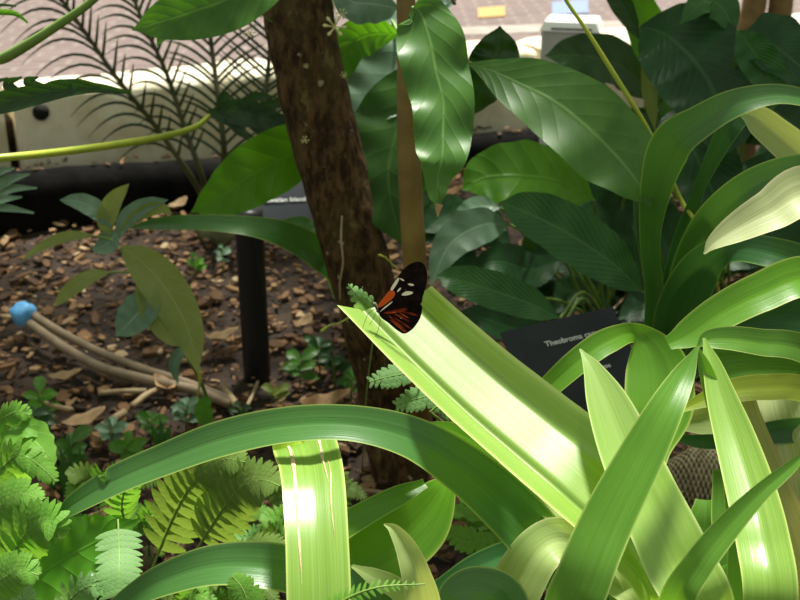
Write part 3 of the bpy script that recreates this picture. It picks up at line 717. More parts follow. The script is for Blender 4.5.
# ================================================================ TWIGS AND DEAD LEAVES ON THE GROUND
def twig(pts, w, label, z=.02):
    a = G(*pts[0], z); t = thing('twig', (a.x, a.y, 0), label, 'twig')
    stalk(t, 'twig', [(G(x, y, z), w) for x, y in pts], 'stick', nseg=8, n=16, rough=.12)
twig([(78, 440), (100, 428), (125, 412)], .017, 'thick tan stick on the mulch above the long arching leaf')
twig([(35, 398), (50, 405), (72, 410)], .012, 'short pale twig lying near the left edge, below the blue cap')
twig([(100, 393), (125, 391), (146, 391)], .012, 'straight tan twig just below the tan tubes')
twig([(132, 406), (148, 394), (162, 388)], .014, 'tan twig touching the ends of the tan tubes')
twig([(222, 385), (232, 398), (238, 410)], .014, 'stubby tan twig left of the black post base', .025)
twig([(245, 410), (252, 396), (258, 382)], .008, 'thin twig leaning before the black post')
twig([(345, 492), (370, 491), (398, 496)], .008, 'thin tan twig between hanging leaf and folded leaf', .05)
twig([(630, 290), (622, 300), (612, 310)], .006, 'thin grey twig above the tilted sign', .1)
def dead(x, y, s, ang, label, mat='deadleaf', z=.02):
    s *= .68
    c = G(x, y, z); t = thing('dead_leaf', (c.x, c.y, 0), label, 'dead leaf', 'dead leaves on the mulch')
    dr = Vector((math.cos(ang), math.sin(ang), .15)); q = random.Random(x)
    m = MB(); rows, uvs = [], []; sd = Vector((-math.sin(ang), math.cos(ang), 0))
    for k in range(13):
        u = k/12; w = s*.28*math.sin(math.pi*max(.02, min(.98, u)))**.7
        p = c + dr*s*(u-.5) + Vector((0, 0, .25*s*(4*(u-.5)**2)))
        rows.append([p+sd*w*v+Vector((0, 0, abs(v)*w*.6+.1*w*math.sin(u*14+v*3))) for v in (-1, -.6, 0, .6, 1)]); uvs.append([(u, .5+v/2) for v in (-1, -.6, 0, .6, 1)])
    m.grid(rows, uvs); o = m.build('blade', mat, t)
    md = o.modifiers.new('thick', 'SOLIDIFY'); md.thickness = .001
dead(222, 340, .12, .3, 'pale curled dead leaf left of the black post', 'deadleaf2', .03)
dead(305, 325, .09, 1.2, 'round tan dead leaf between black post and trunk', 'deadleaf2')
dead(325, 408, .16, .2, 'reddish brown dead leaf at the foot of the trunk')
dead(178, 208, .12, 1.0, 'crumpled brown dead leaf against the black edging, above the seedling', 'deadleaf2', .06)
dead(85, 425, .13, .5, 'curled ochre dead leaf beside the thick tan stick', 'deadleaf2', .03)
dead(165, 388, .1, 2.4, 'brown dead leaf where the tan tubes meet')
dead(98, 522, .08, .7, 'small orange-brown dead leaf among the ferns under the arching leaf', 'deadleaf2', .12)
dead(66, 380, .11, .1, 'buff dead leaf below the blue cap', 'deadleaf2')
dead(450, 196, .14, .4, 'reddish brown dead leaf behind the slender sapling stem')
dead(392, 410, .11, 2.0, 'dark brown dead leaf right of the trunk base')

# ================================================================ SMALL WEEDS
def weed(x, y, h, nl, s, mat, label, seed):
    g = G(x, y); q = random.Random(seed); t = thing('weed', (g.x, g.y, 0), label, 'weed')
    m = MB(); top = g+Vector((q.uniform(-.01, .01), 0, h)); m.tube([g+Vector((0, 0, -.02)), (g+top)/2, top], [.0025, .002, .0015], 6); m.build('stem', 'stem_green', t)
    for i in range(nl):
        f = .35+.65*i/max(1, nl-1); c = g+(top-g)*f; a = i*2.4+q.uniform(-.4, .4)
        dr = Vector((math.cos(a), math.sin(a)*.8, q.uniform(.1, .7))).normalized(); L = s*q.uniform(.75, 1.15)
        leaf(t, mat, [(c, .002), (c+dr*L*.35, L*.42), (c+dr*L*.7-Vector((0, 0, L*.05)), L*.4), (c+dr*L-Vector((0, 0, L*.2)), .001)], lean=.8, n=12, nc=6)
for a in ((196, 276, .05, 7, .035, 'broad_y', 'bright green weed right of the seedling top, on the mulch'),
          (222, 268, .06, 7, .03, 'broad_blue', 'bluish weed just left of the black post'),
          (300, 385, .06, 9, .05, 'broad', 'green weed between the black post and the trunk base'),
          (335, 378, .05, 8, .045, 'broad_dark', 'dark green weed tight against the left of the trunk base'),
          (275, 402, .03, 6, .04, 'broad_olive', 'low olive weed just right of the black post base'),
          (110, 448, .05, 8, .04, 'broad_blue', 'bluish weed under the thick tan stick'),
          (45, 415, .05, 7, .05, 'broad_y', 'yellow-green weed at the left edge above the ferns'),
          (185, 430, .06, 9, .045, 'broad_blue', 'bluish weed above the long arching leaf, right of the stick'),
          (150, 440, .05, 8, .04, 'broad', 'green weed above the long arching leaf, under the seedling'),
          (245, 425, .04, 7, .03, 'broad_dark', 'dark weed above the arching leaf below the black post'),
          (70, 470, .06, 9, .05, 'broad', 'green weed between the spiky blades at the left'),
          (125, 462, .04, 8, .045, 'broad_y', 'small yellowish weed touching the top edge of the arching leaf, left part'),
          (35, 440, .06, 9, .05, 'broad_dark', 'dark weed behind the bright left edge ferns'),
          (320, 372, .07, 10, .045, 'broad_dark', 'dark weed halfway between black post and trunk base'),
          (350, 400, .06, 9, .04, 'broad', 'green weed in front of the left side of the trunk base'),
          (470, 535, .06, 9, .05, 'fern', 'light green weed in the dark gap under the arching leaf'),
          (500, 560, .05, 8, .04, 'broad_dark', 'dark weed low in the bottom centre gap'),
          (560, 180, .08, 10, .04, 'broad', 'small green weed at the feet of the grey box')):
    weed(*a, seed=a[0])
for i, (x, y, hh, lab) in enumerate(((58, 492, .075, 'upright dark spiky blade plant at left, nearer the frame edge'), (76, 496, .1, 'upright dark spiky blade plant at left, above the arching leaf tip'), (163, 452, .06, 'pair of upright blades above the arching leaf under the seedling'))):
    g = G(x, y); t = thing('grass_tuft', (g.x, g.y, 0), lab, 'grass')
    for k in range(3):
        dx = (k-1)*.012
        leaf(t, 'fern_dark', [(g+Vector((dx*.4, 0, -.01)), .016), (g+Vector((dx, 0, hh*.6)), .013), (g+Vector((dx*1.6, 0, hh*(1.3-.25*abs(k-1)))), .001)], lean=0, n=14, nc=6, name='blade')

# ================================================================ FERNS
def fern(x, y, label, fr, cat='fern'):
    g = G(x, y); t = thing('fern', (g.x, g.y, 0), label, cat)
    m = MB(); m.tube([g+Vector((0, 0, -.02)), g+Vector((0, 0, .03))], [.012, .006], 8); m.build('stem', 'stump', t)
    for i, f in enumerate(fr):
        mat, pts, w, kw = f
        d = pts[0][2]
        stalk(t, 'stem_green', [(g+Vector((0, 0, .01)), .004), ((g+P(*pts[0]))/2+Vector((0, 0, .03)), .003), (P(*pts[0]), .0025)], 'stalk', nseg=6, n=10)
        frond(t, mat, pts, w, seed=x+i, **kw)
K = dict(npin=15, ratio=.3, lean=.5)
fern(205, 600, 'fern with two olive fronds arching under the long arching leaf', [
    ('fern_olive', [(150, 575, 1.3), (172, 520, 1.25), (195, 480, 1.2), (222, 460, 1.18), (245, 462, 1.16)], 80, dict(npin=19, ratio=.3, lean=.5, ang=10, rw=.0016)),
    ('fern_olive', [(192, 558, 1.25), (215, 520, 1.2), (240, 488, 1.16), (262, 480, 1.14), (280, 486, 1.12)], 76, dict(npin=19, ratio=.3, lean=.5, ang=10, rw=.0016)),
    ('fern_olive', [(220, 560, 1.35), (250, 548, 1.3), (275, 545, 1.28), (300, 552, 1.26)], 40, dict(npin=14, ratio=.26)),
])
fern(125, 640, 'pale fern with a drooping frond at bottom left beside serrated leaves', [
    ('fern_pale', [(118, 520, 1.1), (119, 548, 1.08), (119, 572, 1.06), (118, 594, 1.05)], 54, dict(npin=12, ratio=.22, ang=4, lean=.5, prof=lambda u: .85+.2*u-.35*u*u)),
    ('fern', [(130, 540, 1.15), (122, 505, 1.12), (130, 480, 1.1), (140, 470, 1.1)], 44, K),
    ('fern_pale', [(60, 620, 1.1), (72, 598, 1.08), (90, 586, 1.06), (104, 590, 1.05)], 50, dict(npin=9, ratio=.3)),
    ('fern_pale', [(20, 640, 1.0), (24, 610, 1.0), (22, 588, 1.0), (14, 570, 1.0)], 36, K),
])
fern(-20, 560, 'bright yellow-green fern in the bottom left corner', [
    ('fern', [(5, 580, .98), (18, 545, .96), (36, 525, .94), (52, 522, .93), (60, 540, .93)], 70, dict(npin=15, ratio=.34, ang=15)),
    ('fern', [(-30, 540, 1.0), (-5, 510, .98), (20, 495, .97), (42, 500, .96)], 60, dict(npin=15, ratio=.34)),
    ('fern', [(-30, 500, 1.05), (0, 470, 1.02), (20, 455, 1.0), (42, 468, 1.0), (56, 482, 1.0)], 50, K),
    ('fern', [(-30, 600, .95), (0, 580, .93), (20, 570, .92), (38, 575, .92)], 60, K),
    ('fern', [(-30, 450, 1.15), (-5, 425, 1.12), (15, 412, 1.1), (30, 415, 1.1)], 40, K),
    ('fern_olive', [(-20, 470, 1.2), (10, 440, 1.18), (28, 432, 1.16), (50, 445, 1.16)], 24, K),
])
q = random.Random(21)
fb = []
spots = [(265, 560), (235, 600), (170, 610), (90, 580), (300, 540), (355, 600), (60, 540), (150, 540), (215, 520), (30, 620), (260, 500), (320, 500), (100, 500)]
labs = ['deep green fern under the blue-green arching leaf', 'low fern hidden below the bottom arching leaf', 'shaded fern at bottom left below olive fronds', 'shaded fern behind the serrated leaves', 'fern left of the hanging leaf, in its shade', 'fern behind the hanging leaf at the bottom edge',
        'fern just below the tip of the long arching leaf', 'fern under the middle of the long arching leaf', 'fern behind the two olive fronds', 'fern at the bottom left edge', 'fern just beneath the fold of the hanging leaf', 'fern behind the hanging leaf, right side', 'mid green fern between arching leaf and spiky blades']
for (x, y), lab in zip(spots, labs):
    g = G(x, y, .12); d = (g-CP).dot(FW)-.05; fr = []
    for k in range(5):
        a = k*1.257+q.uniform(-.4, .4); L = q.uniform(38, 62)
        p = [(x, y, d), (x+math.cos(a)*L*.5, y-abs(math.sin(a))*L*.35-10, d-.03), (x+math.cos(a)*L, y-math.sin(a)*L*.45-6, d-.05)]
        fr.append((q.choice(('fern', 'fern', 'fern_pale', 'fern_olive')), p, q.uniform(30, 44), dict(npin=12, ratio=.27, lobes=3, lean=.9)))
    fern(x, y+22, lab, fr)
# pale lobed fern below the butterfly leaf
L2 = dict(npin=8, ratio=.3, lobes=2, lean=.4, ang=22, prof=lambda u: .6+.5*math.sin(math.pi*min(1, u+.12)), droop=.1)
fern(505, 505, 'pale green fern with rounded lobes, under the butterfly leaf', [
    ('fern_pale', [(420, 374, 1.2), (405, 374, 1.2), (388, 377, 1.2), (369, 382, 1.2)], 27, L2),
    ('fern_pale', [(446, 392, 1.2), (428, 396, 1.2), (412, 400, 1.2), (396, 406, 1.2)], 28, L2),
    ('fern_pale', [(440, 410, 1.2), (448, 400, 1.2), (452, 390, 1.2), (462, 396, 1.2)], 24, L2),
    ('fern_pale', [(430, 412, 1.21), (440, 406, 1.21), (455, 412, 1.21), (468, 410, 1.21)], 24, L2),
    ('fern_pale', [(470, 426, 1.21), (480, 424, 1.21), (490, 428, 1.21), (500, 436, 1.21)], 22, L2),
    ('fern', [(492, 516, 1.5), (478, 513, 1.5), (465, 514, 1.5)], 18, L2),
    ('fern', [(505, 548, 1.5), (480, 542, 1.5), (462, 538, 1.5), (446, 530, 1.5)], 30, L2),
    ('fern', [(520, 520, 1.55), (500, 530, 1.55), (480, 560, 1.5)], 30, L2),
])
stalk(t, 'stem_lime', [(452, 422, 1.2, 1.5), (440, 402, 1.19, 1.8), (425, 385, 1.19, 1.8), (415, 370, 1.19, 1.5)], 'stalk', nseg=6) if 0 else None
ft = bpy.data.objects[[o.name for o in bpy.data.objects if o.get('label', '').startswith('pale green fern with rounded')][0]]
stalk(ft, 'stem_lime', [(454, 424, 1.19, 1.5), (438, 402, 1.185, 2), (425, 386, 1.185, 2), (414, 370, 1.185, 1.5)], 'stalk', nseg=6)
# curly sprig in front of the trunk
g = G(362, 470); t = thing('fern_sprig', (g.x, g.y, 0), 'small curly green sprig rising just left of the butterfly', 'fern')
stalk(t, 'stem_green', [(g, .003), (366, 400, 1.4, 1.5), (374, 330, 1.12, 1.5), (372, 316, 1.07, 1.2)], 'stalk', nseg=6)
frond(t, 'fern_pale', [(378, 318, 1.07), (368, 307, 1.06), (358, 296, 1.05), (348, 284, 1.05)], 27, npin=6, ratio=.5, lobes=3, lean=.3, ang=15, droop=.3, seed=4)

# dark serrated leaves bottom left
g = G(60, 640); t = thing('primrose', (g.x, g.y, 0), 'broad dark green serrated leaves at bottom left under pale ferns', 'plant')
ser = lambda u, v: (1+(.07*math.sin(u*90) if abs(v) > .9 else 0), 0)
leaf(t, 'fern', [(30, 560, 1.3, 10), (10, 510, 1.2, 30), (12, 462, 1.12, 44), (30, 440, 1.1, 40), (46, 456, 1.08, 22), (50, 480, 1.07, 3)], lean=.6, edge=ser, n=90, wave=.05)
leaf(t, 'fern', [(0, 560, 1.2, 10), (-30, 480, 1.15, 40), (-8, 440, 1.12, 44), (22, 428, 1.1, 30), (46, 436, 1.1, 3)], lean=.6, edge=ser, n=90, wave=.05)
leaf(t, 'broad_y', [(-10, 610, 1.2, 10), (20, 590, 1.15, 50), (60, 562, 1.12, 64), (100, 540, 1.1, 50), (140, 520, 1.1, 3)], lean=.6, edge=ser, n=90, wave=.08)
leaf(t, 'broad', [(30, 640, 1.12, 30), (60, 590, 1.15, 60), (100, 560, 1.18, 60), (130, 550, 1.2, 3)], lean=.6, edge=ser, n=90, wave=.08)
leaf(t, 'broad', [(10, 600, 1.25, 20), (30, 550, 1.22, 56), (60, 530, 1.22, 50), (90, 518, 1.2, 3)], lean=.6, edge=ser, n=90, wave=.08)

# ================================================================ DARK PLEATED-LEAF PLANTS (right background)
g = G(600, 330); t = thing('pleated_leaf_plant', (g.x, g.y, 0), 'dark green plant with broad finely pleated leaves, behind the tilted sign', 'plant')
gb = g+Vector((0, 0, .02)); d0 = (g-CP).dot(FW)
def pl(mat, pts, w, pet=True, **k):
    k.setdefault('lean', .5); k.setdefault('cup', .8)
    o = broad(t, mat, pts, w, **k)
    if pet:
        e = P(*pts[0]); stalk(o, 'stem_green', [(gb+Vector((R.uniform(-.03, .03), R.uniform(-.03, .03), 0)), .008), ((gb+e)/2+Vector((0, .03, .05)), .007), (e, .005)], 'petiole', nseg=8, n=14)
    return o
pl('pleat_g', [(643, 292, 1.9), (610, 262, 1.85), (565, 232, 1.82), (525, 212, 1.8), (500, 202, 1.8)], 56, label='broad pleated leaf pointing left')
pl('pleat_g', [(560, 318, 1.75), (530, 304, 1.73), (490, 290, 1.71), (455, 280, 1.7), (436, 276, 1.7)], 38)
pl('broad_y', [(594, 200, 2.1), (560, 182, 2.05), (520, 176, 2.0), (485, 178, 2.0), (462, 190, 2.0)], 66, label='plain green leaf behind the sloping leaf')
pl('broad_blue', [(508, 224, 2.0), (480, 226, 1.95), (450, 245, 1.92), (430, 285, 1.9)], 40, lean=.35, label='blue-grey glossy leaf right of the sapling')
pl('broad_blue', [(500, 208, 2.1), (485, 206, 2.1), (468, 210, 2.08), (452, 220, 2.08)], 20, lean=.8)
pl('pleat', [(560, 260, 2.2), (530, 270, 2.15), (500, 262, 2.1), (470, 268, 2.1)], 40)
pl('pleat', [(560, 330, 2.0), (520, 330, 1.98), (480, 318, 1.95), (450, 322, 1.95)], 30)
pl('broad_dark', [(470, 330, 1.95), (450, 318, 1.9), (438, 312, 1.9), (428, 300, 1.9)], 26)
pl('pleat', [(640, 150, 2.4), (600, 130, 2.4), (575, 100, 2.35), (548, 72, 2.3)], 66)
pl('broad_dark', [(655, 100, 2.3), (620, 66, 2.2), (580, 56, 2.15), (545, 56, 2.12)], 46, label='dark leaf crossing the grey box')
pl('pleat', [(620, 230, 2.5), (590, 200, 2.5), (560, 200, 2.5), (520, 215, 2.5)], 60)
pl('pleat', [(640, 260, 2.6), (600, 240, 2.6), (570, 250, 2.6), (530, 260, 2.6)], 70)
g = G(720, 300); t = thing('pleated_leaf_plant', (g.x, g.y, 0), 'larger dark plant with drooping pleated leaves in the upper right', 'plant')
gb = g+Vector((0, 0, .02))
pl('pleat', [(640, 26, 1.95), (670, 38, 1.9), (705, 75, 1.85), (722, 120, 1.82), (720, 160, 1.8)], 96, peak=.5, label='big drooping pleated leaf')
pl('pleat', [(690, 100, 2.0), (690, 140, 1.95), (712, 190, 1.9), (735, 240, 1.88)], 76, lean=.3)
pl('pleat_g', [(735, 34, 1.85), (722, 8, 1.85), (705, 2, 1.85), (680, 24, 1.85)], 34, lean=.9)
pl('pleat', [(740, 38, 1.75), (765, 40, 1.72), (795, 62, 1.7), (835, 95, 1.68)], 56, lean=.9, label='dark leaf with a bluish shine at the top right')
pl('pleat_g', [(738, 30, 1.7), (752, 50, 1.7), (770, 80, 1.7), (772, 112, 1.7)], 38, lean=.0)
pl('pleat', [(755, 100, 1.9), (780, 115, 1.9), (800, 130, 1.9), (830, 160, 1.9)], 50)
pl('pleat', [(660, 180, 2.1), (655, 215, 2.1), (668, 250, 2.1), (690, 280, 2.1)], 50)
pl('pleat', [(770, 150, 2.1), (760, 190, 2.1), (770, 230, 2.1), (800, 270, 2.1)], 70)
pl('pleat', [(650, 200, 2.3), (635, 235, 2.3), (640, 270, 2.3), (660, 310, 2.3)], 60)
g = G(655, 280); t = thing('peace_lily', (g.x, g.y, 0), 'upright plant with bright green blades standing in front of the paving, top right', 'plant')
gb = g+Vector((0, 0, .02))
pl('broad_y', [(662, 90, 2.05), (655, 50, 2.05), (640, 10, 2.05), (618, -40, 2.05)], 40, lean=-.3, label='bright upright blade')
pl('broad_dark', [(640, 40, 2.0), (625, 10, 2.0), (612, -12, 2.0), (600, -30, 2.0)], 22, lean=-.3)
pl('broad', [(668, 128, 2.1), (668, 100, 2.1), (666, 70, 2.1), (655, 45, 2.1)], 26, lean=0)
pl('broad_olive', [(655, 130, 2.1), (650, 95, 2.1), (648, 70, 2.1), (640, 45, 2.1)], 16, lean=0)
pl('pleat', [(690, 170, 2.3), (650, 140, 2.3), (610, 150, 2.3), (580, 160, 2.3)], 60)
pl('pleat', [(700, 150, 2.4), (690, 110, 2.4), (700, 90, 2.4), (720, 70, 2.4)], 60)
# far brown stems top right
for x0, x1, lab in ((753, 742, 'brown woody stem at the top right, left one of the pair'), (780, 778, 'thicker brown woody stem at the top right, right one of the pair')):
    g = G(x0-8, 165); t = thing('woody_stem', (g.x, g.y, 0), lab, 'tree stem', None)
    d = (g-CP).dot(FW); stalk(t, 'log_far', [(g-Vector((0, 0, .03)), .09), (x1, 60, d-.1, 26), (x0, 10, d-.15, 24), (x0+10, -60, d-.2, 22)], 'stem', nseg=18, n=30, rough=.08)
# background foliage mass behind right plants, its dark colours standing in for deep shade
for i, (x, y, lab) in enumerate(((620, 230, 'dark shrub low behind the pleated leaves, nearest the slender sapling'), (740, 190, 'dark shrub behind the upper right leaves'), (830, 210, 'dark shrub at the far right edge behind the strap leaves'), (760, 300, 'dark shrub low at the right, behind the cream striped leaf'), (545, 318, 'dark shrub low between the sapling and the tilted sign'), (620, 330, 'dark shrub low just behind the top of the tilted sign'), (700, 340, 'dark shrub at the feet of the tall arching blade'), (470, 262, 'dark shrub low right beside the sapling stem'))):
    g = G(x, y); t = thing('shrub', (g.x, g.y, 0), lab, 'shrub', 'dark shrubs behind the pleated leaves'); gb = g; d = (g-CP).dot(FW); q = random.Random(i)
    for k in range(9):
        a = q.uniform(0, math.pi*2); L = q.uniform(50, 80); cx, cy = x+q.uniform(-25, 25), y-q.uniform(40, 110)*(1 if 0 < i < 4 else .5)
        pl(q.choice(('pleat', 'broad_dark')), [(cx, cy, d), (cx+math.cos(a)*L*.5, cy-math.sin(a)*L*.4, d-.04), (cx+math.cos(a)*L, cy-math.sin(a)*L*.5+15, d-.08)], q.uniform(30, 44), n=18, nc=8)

# lime stalk crossing
g = G(730, 330); t = thing('flower_stalk', (g.x, g.y, 0), 'thin straight yellow-green stalk slanting across the upper right', 'stalk')
stalk(t, 'stem_lime', [(Vector((g.x, g.y, -.01)), .007), (706, 248, 1.45, 4), (680, 198, 1.4, 4.5), (648, 130, 1.36, 5), (610, 68, 1.33, 5), (585, 28, 1.31, 4), (562, -8, 1.3, 4), (545, -60, 1.28, 3)], 'stalk', nseg=10, n=50)
# long dark blade left of trunk
g = G(350, 330); t = thing('blade_leaf_plant', (g.x, g.y, 0), 'long dark arching blade crossing the black post, left of the trunk', 'plant')
leaf(t, 'strap_blue', [(g, .02), (345, 285, 2.05, 22), (318, 255, 1.95, 30), (285, 236, 1.88, 27), (250, 227, 1.85, 20), (205, 223, 1.85, 16), (160, 224, 1.88, 13), (128, 228, 1.9, 2)], lean=.5, n=50)
leaf(t, 'strap_blue', [(g, .015), (320, 250, 2.2, 10), (308, 225, 2.2, 12), (290, 222, 2.2, 8), (275, 224, 2.2, 2)], lean=.5)

# ================================================================ STRAP-LEAF LILIES (foreground)
def lily(px, py, d, label, r=.05):
    c = P(px, py, d); t = thing('strap_leaf_lily', (c.x, c.y, 0), label, 'plant')
    m = MB(); m.tube([Vector((c.x, c.y, -.03)), Vector((c.x, c.y, c.z*.5)), Vector((c.x, c.y, c.z-.04)), c+Vector((0, 0, .02))], [r*1.2, r, r*.9, r*.3], 20, rough=.08); m.build('stem', 'stump', t)
    return t, c
def end(c, dx=0, dy=0, w=.03, dz=-.01): return (c+Vector((dx, dy, dz)), w)
FOLD = [(-1, .34), (-.5, .03), (-.42, -.1), (-.3, 0), (.56, .03), (.64, .07), (1, .5)]
# -- clump A: right foreground
tA, cA = lily(690, 720, 1.0, 'large clump of arching strap leaves at the right, holding the butterfly')
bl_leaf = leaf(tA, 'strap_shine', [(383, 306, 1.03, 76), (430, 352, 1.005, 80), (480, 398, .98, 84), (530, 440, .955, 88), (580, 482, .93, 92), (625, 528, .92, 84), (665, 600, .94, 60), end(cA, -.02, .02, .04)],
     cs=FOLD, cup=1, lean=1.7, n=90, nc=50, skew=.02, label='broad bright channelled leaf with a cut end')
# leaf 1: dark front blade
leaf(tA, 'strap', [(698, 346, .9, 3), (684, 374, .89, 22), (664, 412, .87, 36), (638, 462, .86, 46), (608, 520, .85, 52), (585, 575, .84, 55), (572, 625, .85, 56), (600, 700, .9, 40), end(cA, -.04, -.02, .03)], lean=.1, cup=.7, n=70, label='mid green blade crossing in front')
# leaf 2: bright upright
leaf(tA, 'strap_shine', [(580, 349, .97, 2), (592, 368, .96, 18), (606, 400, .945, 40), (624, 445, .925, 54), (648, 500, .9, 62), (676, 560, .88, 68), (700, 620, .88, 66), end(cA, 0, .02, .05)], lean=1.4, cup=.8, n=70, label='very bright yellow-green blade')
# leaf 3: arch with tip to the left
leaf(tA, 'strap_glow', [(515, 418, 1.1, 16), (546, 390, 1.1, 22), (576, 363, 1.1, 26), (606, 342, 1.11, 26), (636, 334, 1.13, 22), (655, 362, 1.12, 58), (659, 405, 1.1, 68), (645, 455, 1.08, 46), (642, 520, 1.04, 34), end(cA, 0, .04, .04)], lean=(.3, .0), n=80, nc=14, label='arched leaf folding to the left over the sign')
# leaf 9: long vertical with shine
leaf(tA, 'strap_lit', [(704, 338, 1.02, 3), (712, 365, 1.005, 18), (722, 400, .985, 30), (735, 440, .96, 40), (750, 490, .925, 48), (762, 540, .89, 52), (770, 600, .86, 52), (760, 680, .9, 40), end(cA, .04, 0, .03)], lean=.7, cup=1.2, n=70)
leaf(tA, 'strap', [(697, 345, 1.0, 2), (706, 370, 1.0, 14), (718, 410, 1.0, 20), (730, 450, .99, 22), (738, 500, .99, 26), (745, 560, .99, 34), (735, 650, 1, 34), end(cA, .03, .02, .03)], lean=-.2, n=60)
# leaf 10 front diagonal
leaf(tA, 'strap', [(812, 447, .8, 3), (790, 468, .8, 12), (760, 494, .8, 18), (726, 530, .8, 26), (698, 566, .8, 30), (676, 604, .81, 34), (668, 660, .86, 34), end(cA, -.01, -.04, .03)], lean=.3, cup=1.6, n=60, label='narrow front blade slanting up to the right edge')
# lower pale curled leaves
leaf(tA, 'strap_pale', [(506, 612, .98, 52), (520, 580, .98, 52), (538, 552, .98, 48), (560, 540, .99, 44), (590, 552, 1.0, 42), (620, 575, 1.0, 44), (650, 610, 1.0, 40), end(cA, -.03, 0, .03)], lean=.2, n=60, label='pale curled leaf at the bottom')
leaf(tA, 'strap_pale', [(606, 500, 1.02, 30), (630, 535, 1.02, 40), (645, 565, 1.02, 44), (660, 610, 1.02, 40), end(cA, -.01, .02, .03)], lean=.3, n=40)
leaf(tA, 'strap_old', [(740, 400, 1.06, 30), (752, 450, 1.06, 44), (770, 500, 1.05, 50), (790, 560, 1.05, 56), (780, 640, 1.05, 50), end(cA, .05, .03, .03)], lean=0, n=40, label='tan ageing leaf base')
leaf(tA, 'strap_cream', [(775, 395, 1.12, 46), (785, 440, 1.1, 50), (795, 490, 1.1, 50), (800, 560, 1.08, 50), (780, 660, 1.05, 50), end(cA, .05, .05, .03)], lean=0, n=40, label='cream green leaf at the right edge')
leaf(tA, 'strap_glow', [(706, 500, 1.12, 20), (706, 530, 1.1, 46), (708, 560, 1.08, 60), (712, 620, 1.02, 56), end(cA, .02, .05, .04)], lean=-.1, n=40)
leaf(tA, 'strap_glow', [(672, 505, 1.14, 10), (668, 530, 1.12, 30), (668, 570, 1.1, 44), (680, 630, 1.06, 50), end(cA, .0, .05, .04)], lean=-.1, n=40)
leaf(tA, 'strap', [(726, 470, 1.1, 26), (730, 520, 1.08, 36), (738, 580, 1.06, 40), (730, 640, 1.05, 40), end(cA, .03, .05, .03)], lean=-.2, n=40)
# long arching leaf to the left
leaf(tA, 'strap_blue', [(52, 522, .975, 5), (75, 504, .972, 20), (115, 481, .97, 29), (160, 462, .97, 32), (220, 440, .965, 36), (285, 426, .96, 36), (350, 424, .96, 36), (410, 438, .965, 42), (460, 468, .975, 50), (505, 506, .985, 56), (545, 550, 1.0, 56), (590, 610, 1.02, 46), end(cA, -.05, .01, .03)], lean=.45, cup=.9, n=260, nc=20, edge=lambda u, v: (1-(.7*math.exp(-((u-.152)/.006)**4) if v > .2 else 0), 0), label='longest arching leaf reaching far left, with a hole near its tip')
# translucent leaf between arch and butterfly leaf
leaf(tA, 'strap_glow', [(420, 424, 1.03, 4), (450, 430, 1.02, 16), (490, 452, 1.02, 36), (530, 490, 1.02, 42), (575, 540, 1.02, 44), (620, 600, 1.03, 40), end(cA, -.04, .03, .03)], lean=.2, n=50, cup=.5)
leaf(tA, 'strap_pale', [(500, 462, 1.0, 6), (540, 500, 1.0, 22), (580, 528, 1.0, 30), (640, 580, 1.0, 40), end(cA, -.02, .03, .03)], lean=.3, n=50)
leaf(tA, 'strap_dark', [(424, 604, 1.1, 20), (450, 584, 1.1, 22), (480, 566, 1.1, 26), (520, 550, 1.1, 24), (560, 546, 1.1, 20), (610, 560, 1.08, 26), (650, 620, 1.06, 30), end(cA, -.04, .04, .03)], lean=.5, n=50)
# -- clump B: bottom centre
tB, cB = lily(430, 760, 1.0, 'lily clump at bottom centre with a torn hanging leaf and folded leaf')
hl = leaf(tB, 'strap_lit', [end(cB, -.05, .1, .03), (325, 560, 1.06, 36), (312, 480, 1.05, 50), (303, 448, 1.02, 58), (304, 443, .99, 62), (310, 462, .955, 63), (314, 490, .92, 63), (317, 540, .885, 63), (319, 600, .86, 64), (320, 660, .85, 60), (321, 720, .86, 20)], lean=(.6, .5), cup=.5, n=120, nc=20, label='hanging strap leaf with torn streaks and a bright shine')
leaf(tB, 'strap_blue', [(95, 622, .98, 10), (130, 598, .97, 22), (165, 580, .96, 32), (215, 566, .95, 40), (270, 567, .95, 46), (320, 580, .96, 46), (370, 605, .97, 44), (410, 660, .99, 40), end(cB, -.02, 0, .03)], lean=.5, n=80, label='blue-green arching leaf along the bottom left')
leaf(tB, 'strap_pale', [(384, 524, .93, 2), (394, 530, .93, 12), (406, 548, .93, 22), (416, 575, .93, 30), (424, 610, .94, 36), (430, 680, .97, 34), end(cB, 0, -.02, .03)], lean=.1, cup=1.5, n=50, label='small bright curled leaf')
leaf(tB, 'strap_glow', [(448, 472, 1.06, 4), (440, 492, 1.05, 34), (420, 520, 1.04, 62), (392, 545, 1.03, 66), (365, 566, 1.02, 60), (350, 620, 1.0, 50), end(cB, -.04, .04, .03)], lean=-.35, n=50, cup=.8, label='olive folded leaf seen from below')
leaf(tB, 'strap', [(425, 484, 1.03, 10), (400, 496, 1.02, 20), (370, 512, 1.01, 24), (340, 530, 1.0, 26), (315, 548, 1.0, 26), (300, 600, .99, 26), end(cB, -.06, .05, .03)], lean=.4, cup=2, n=50)
leaf(tB, 'strap_pale', [(352, 566, .97, 4), (375, 578, .97, 18), (400, 592, .97, 22), (425, 625, .98, 26), end(cB, -.01, 0, .03)], lean=.5, n=40)
leaf(tB, 'strap_blue', [(440, 610, .95, 4), (452, 596, .95, 30), (478, 590, .95, 44), (505, 610, .95, 50), (500, 680, .97, 40), end(cB, .03, 0, .03)], lean=.6, n=50)
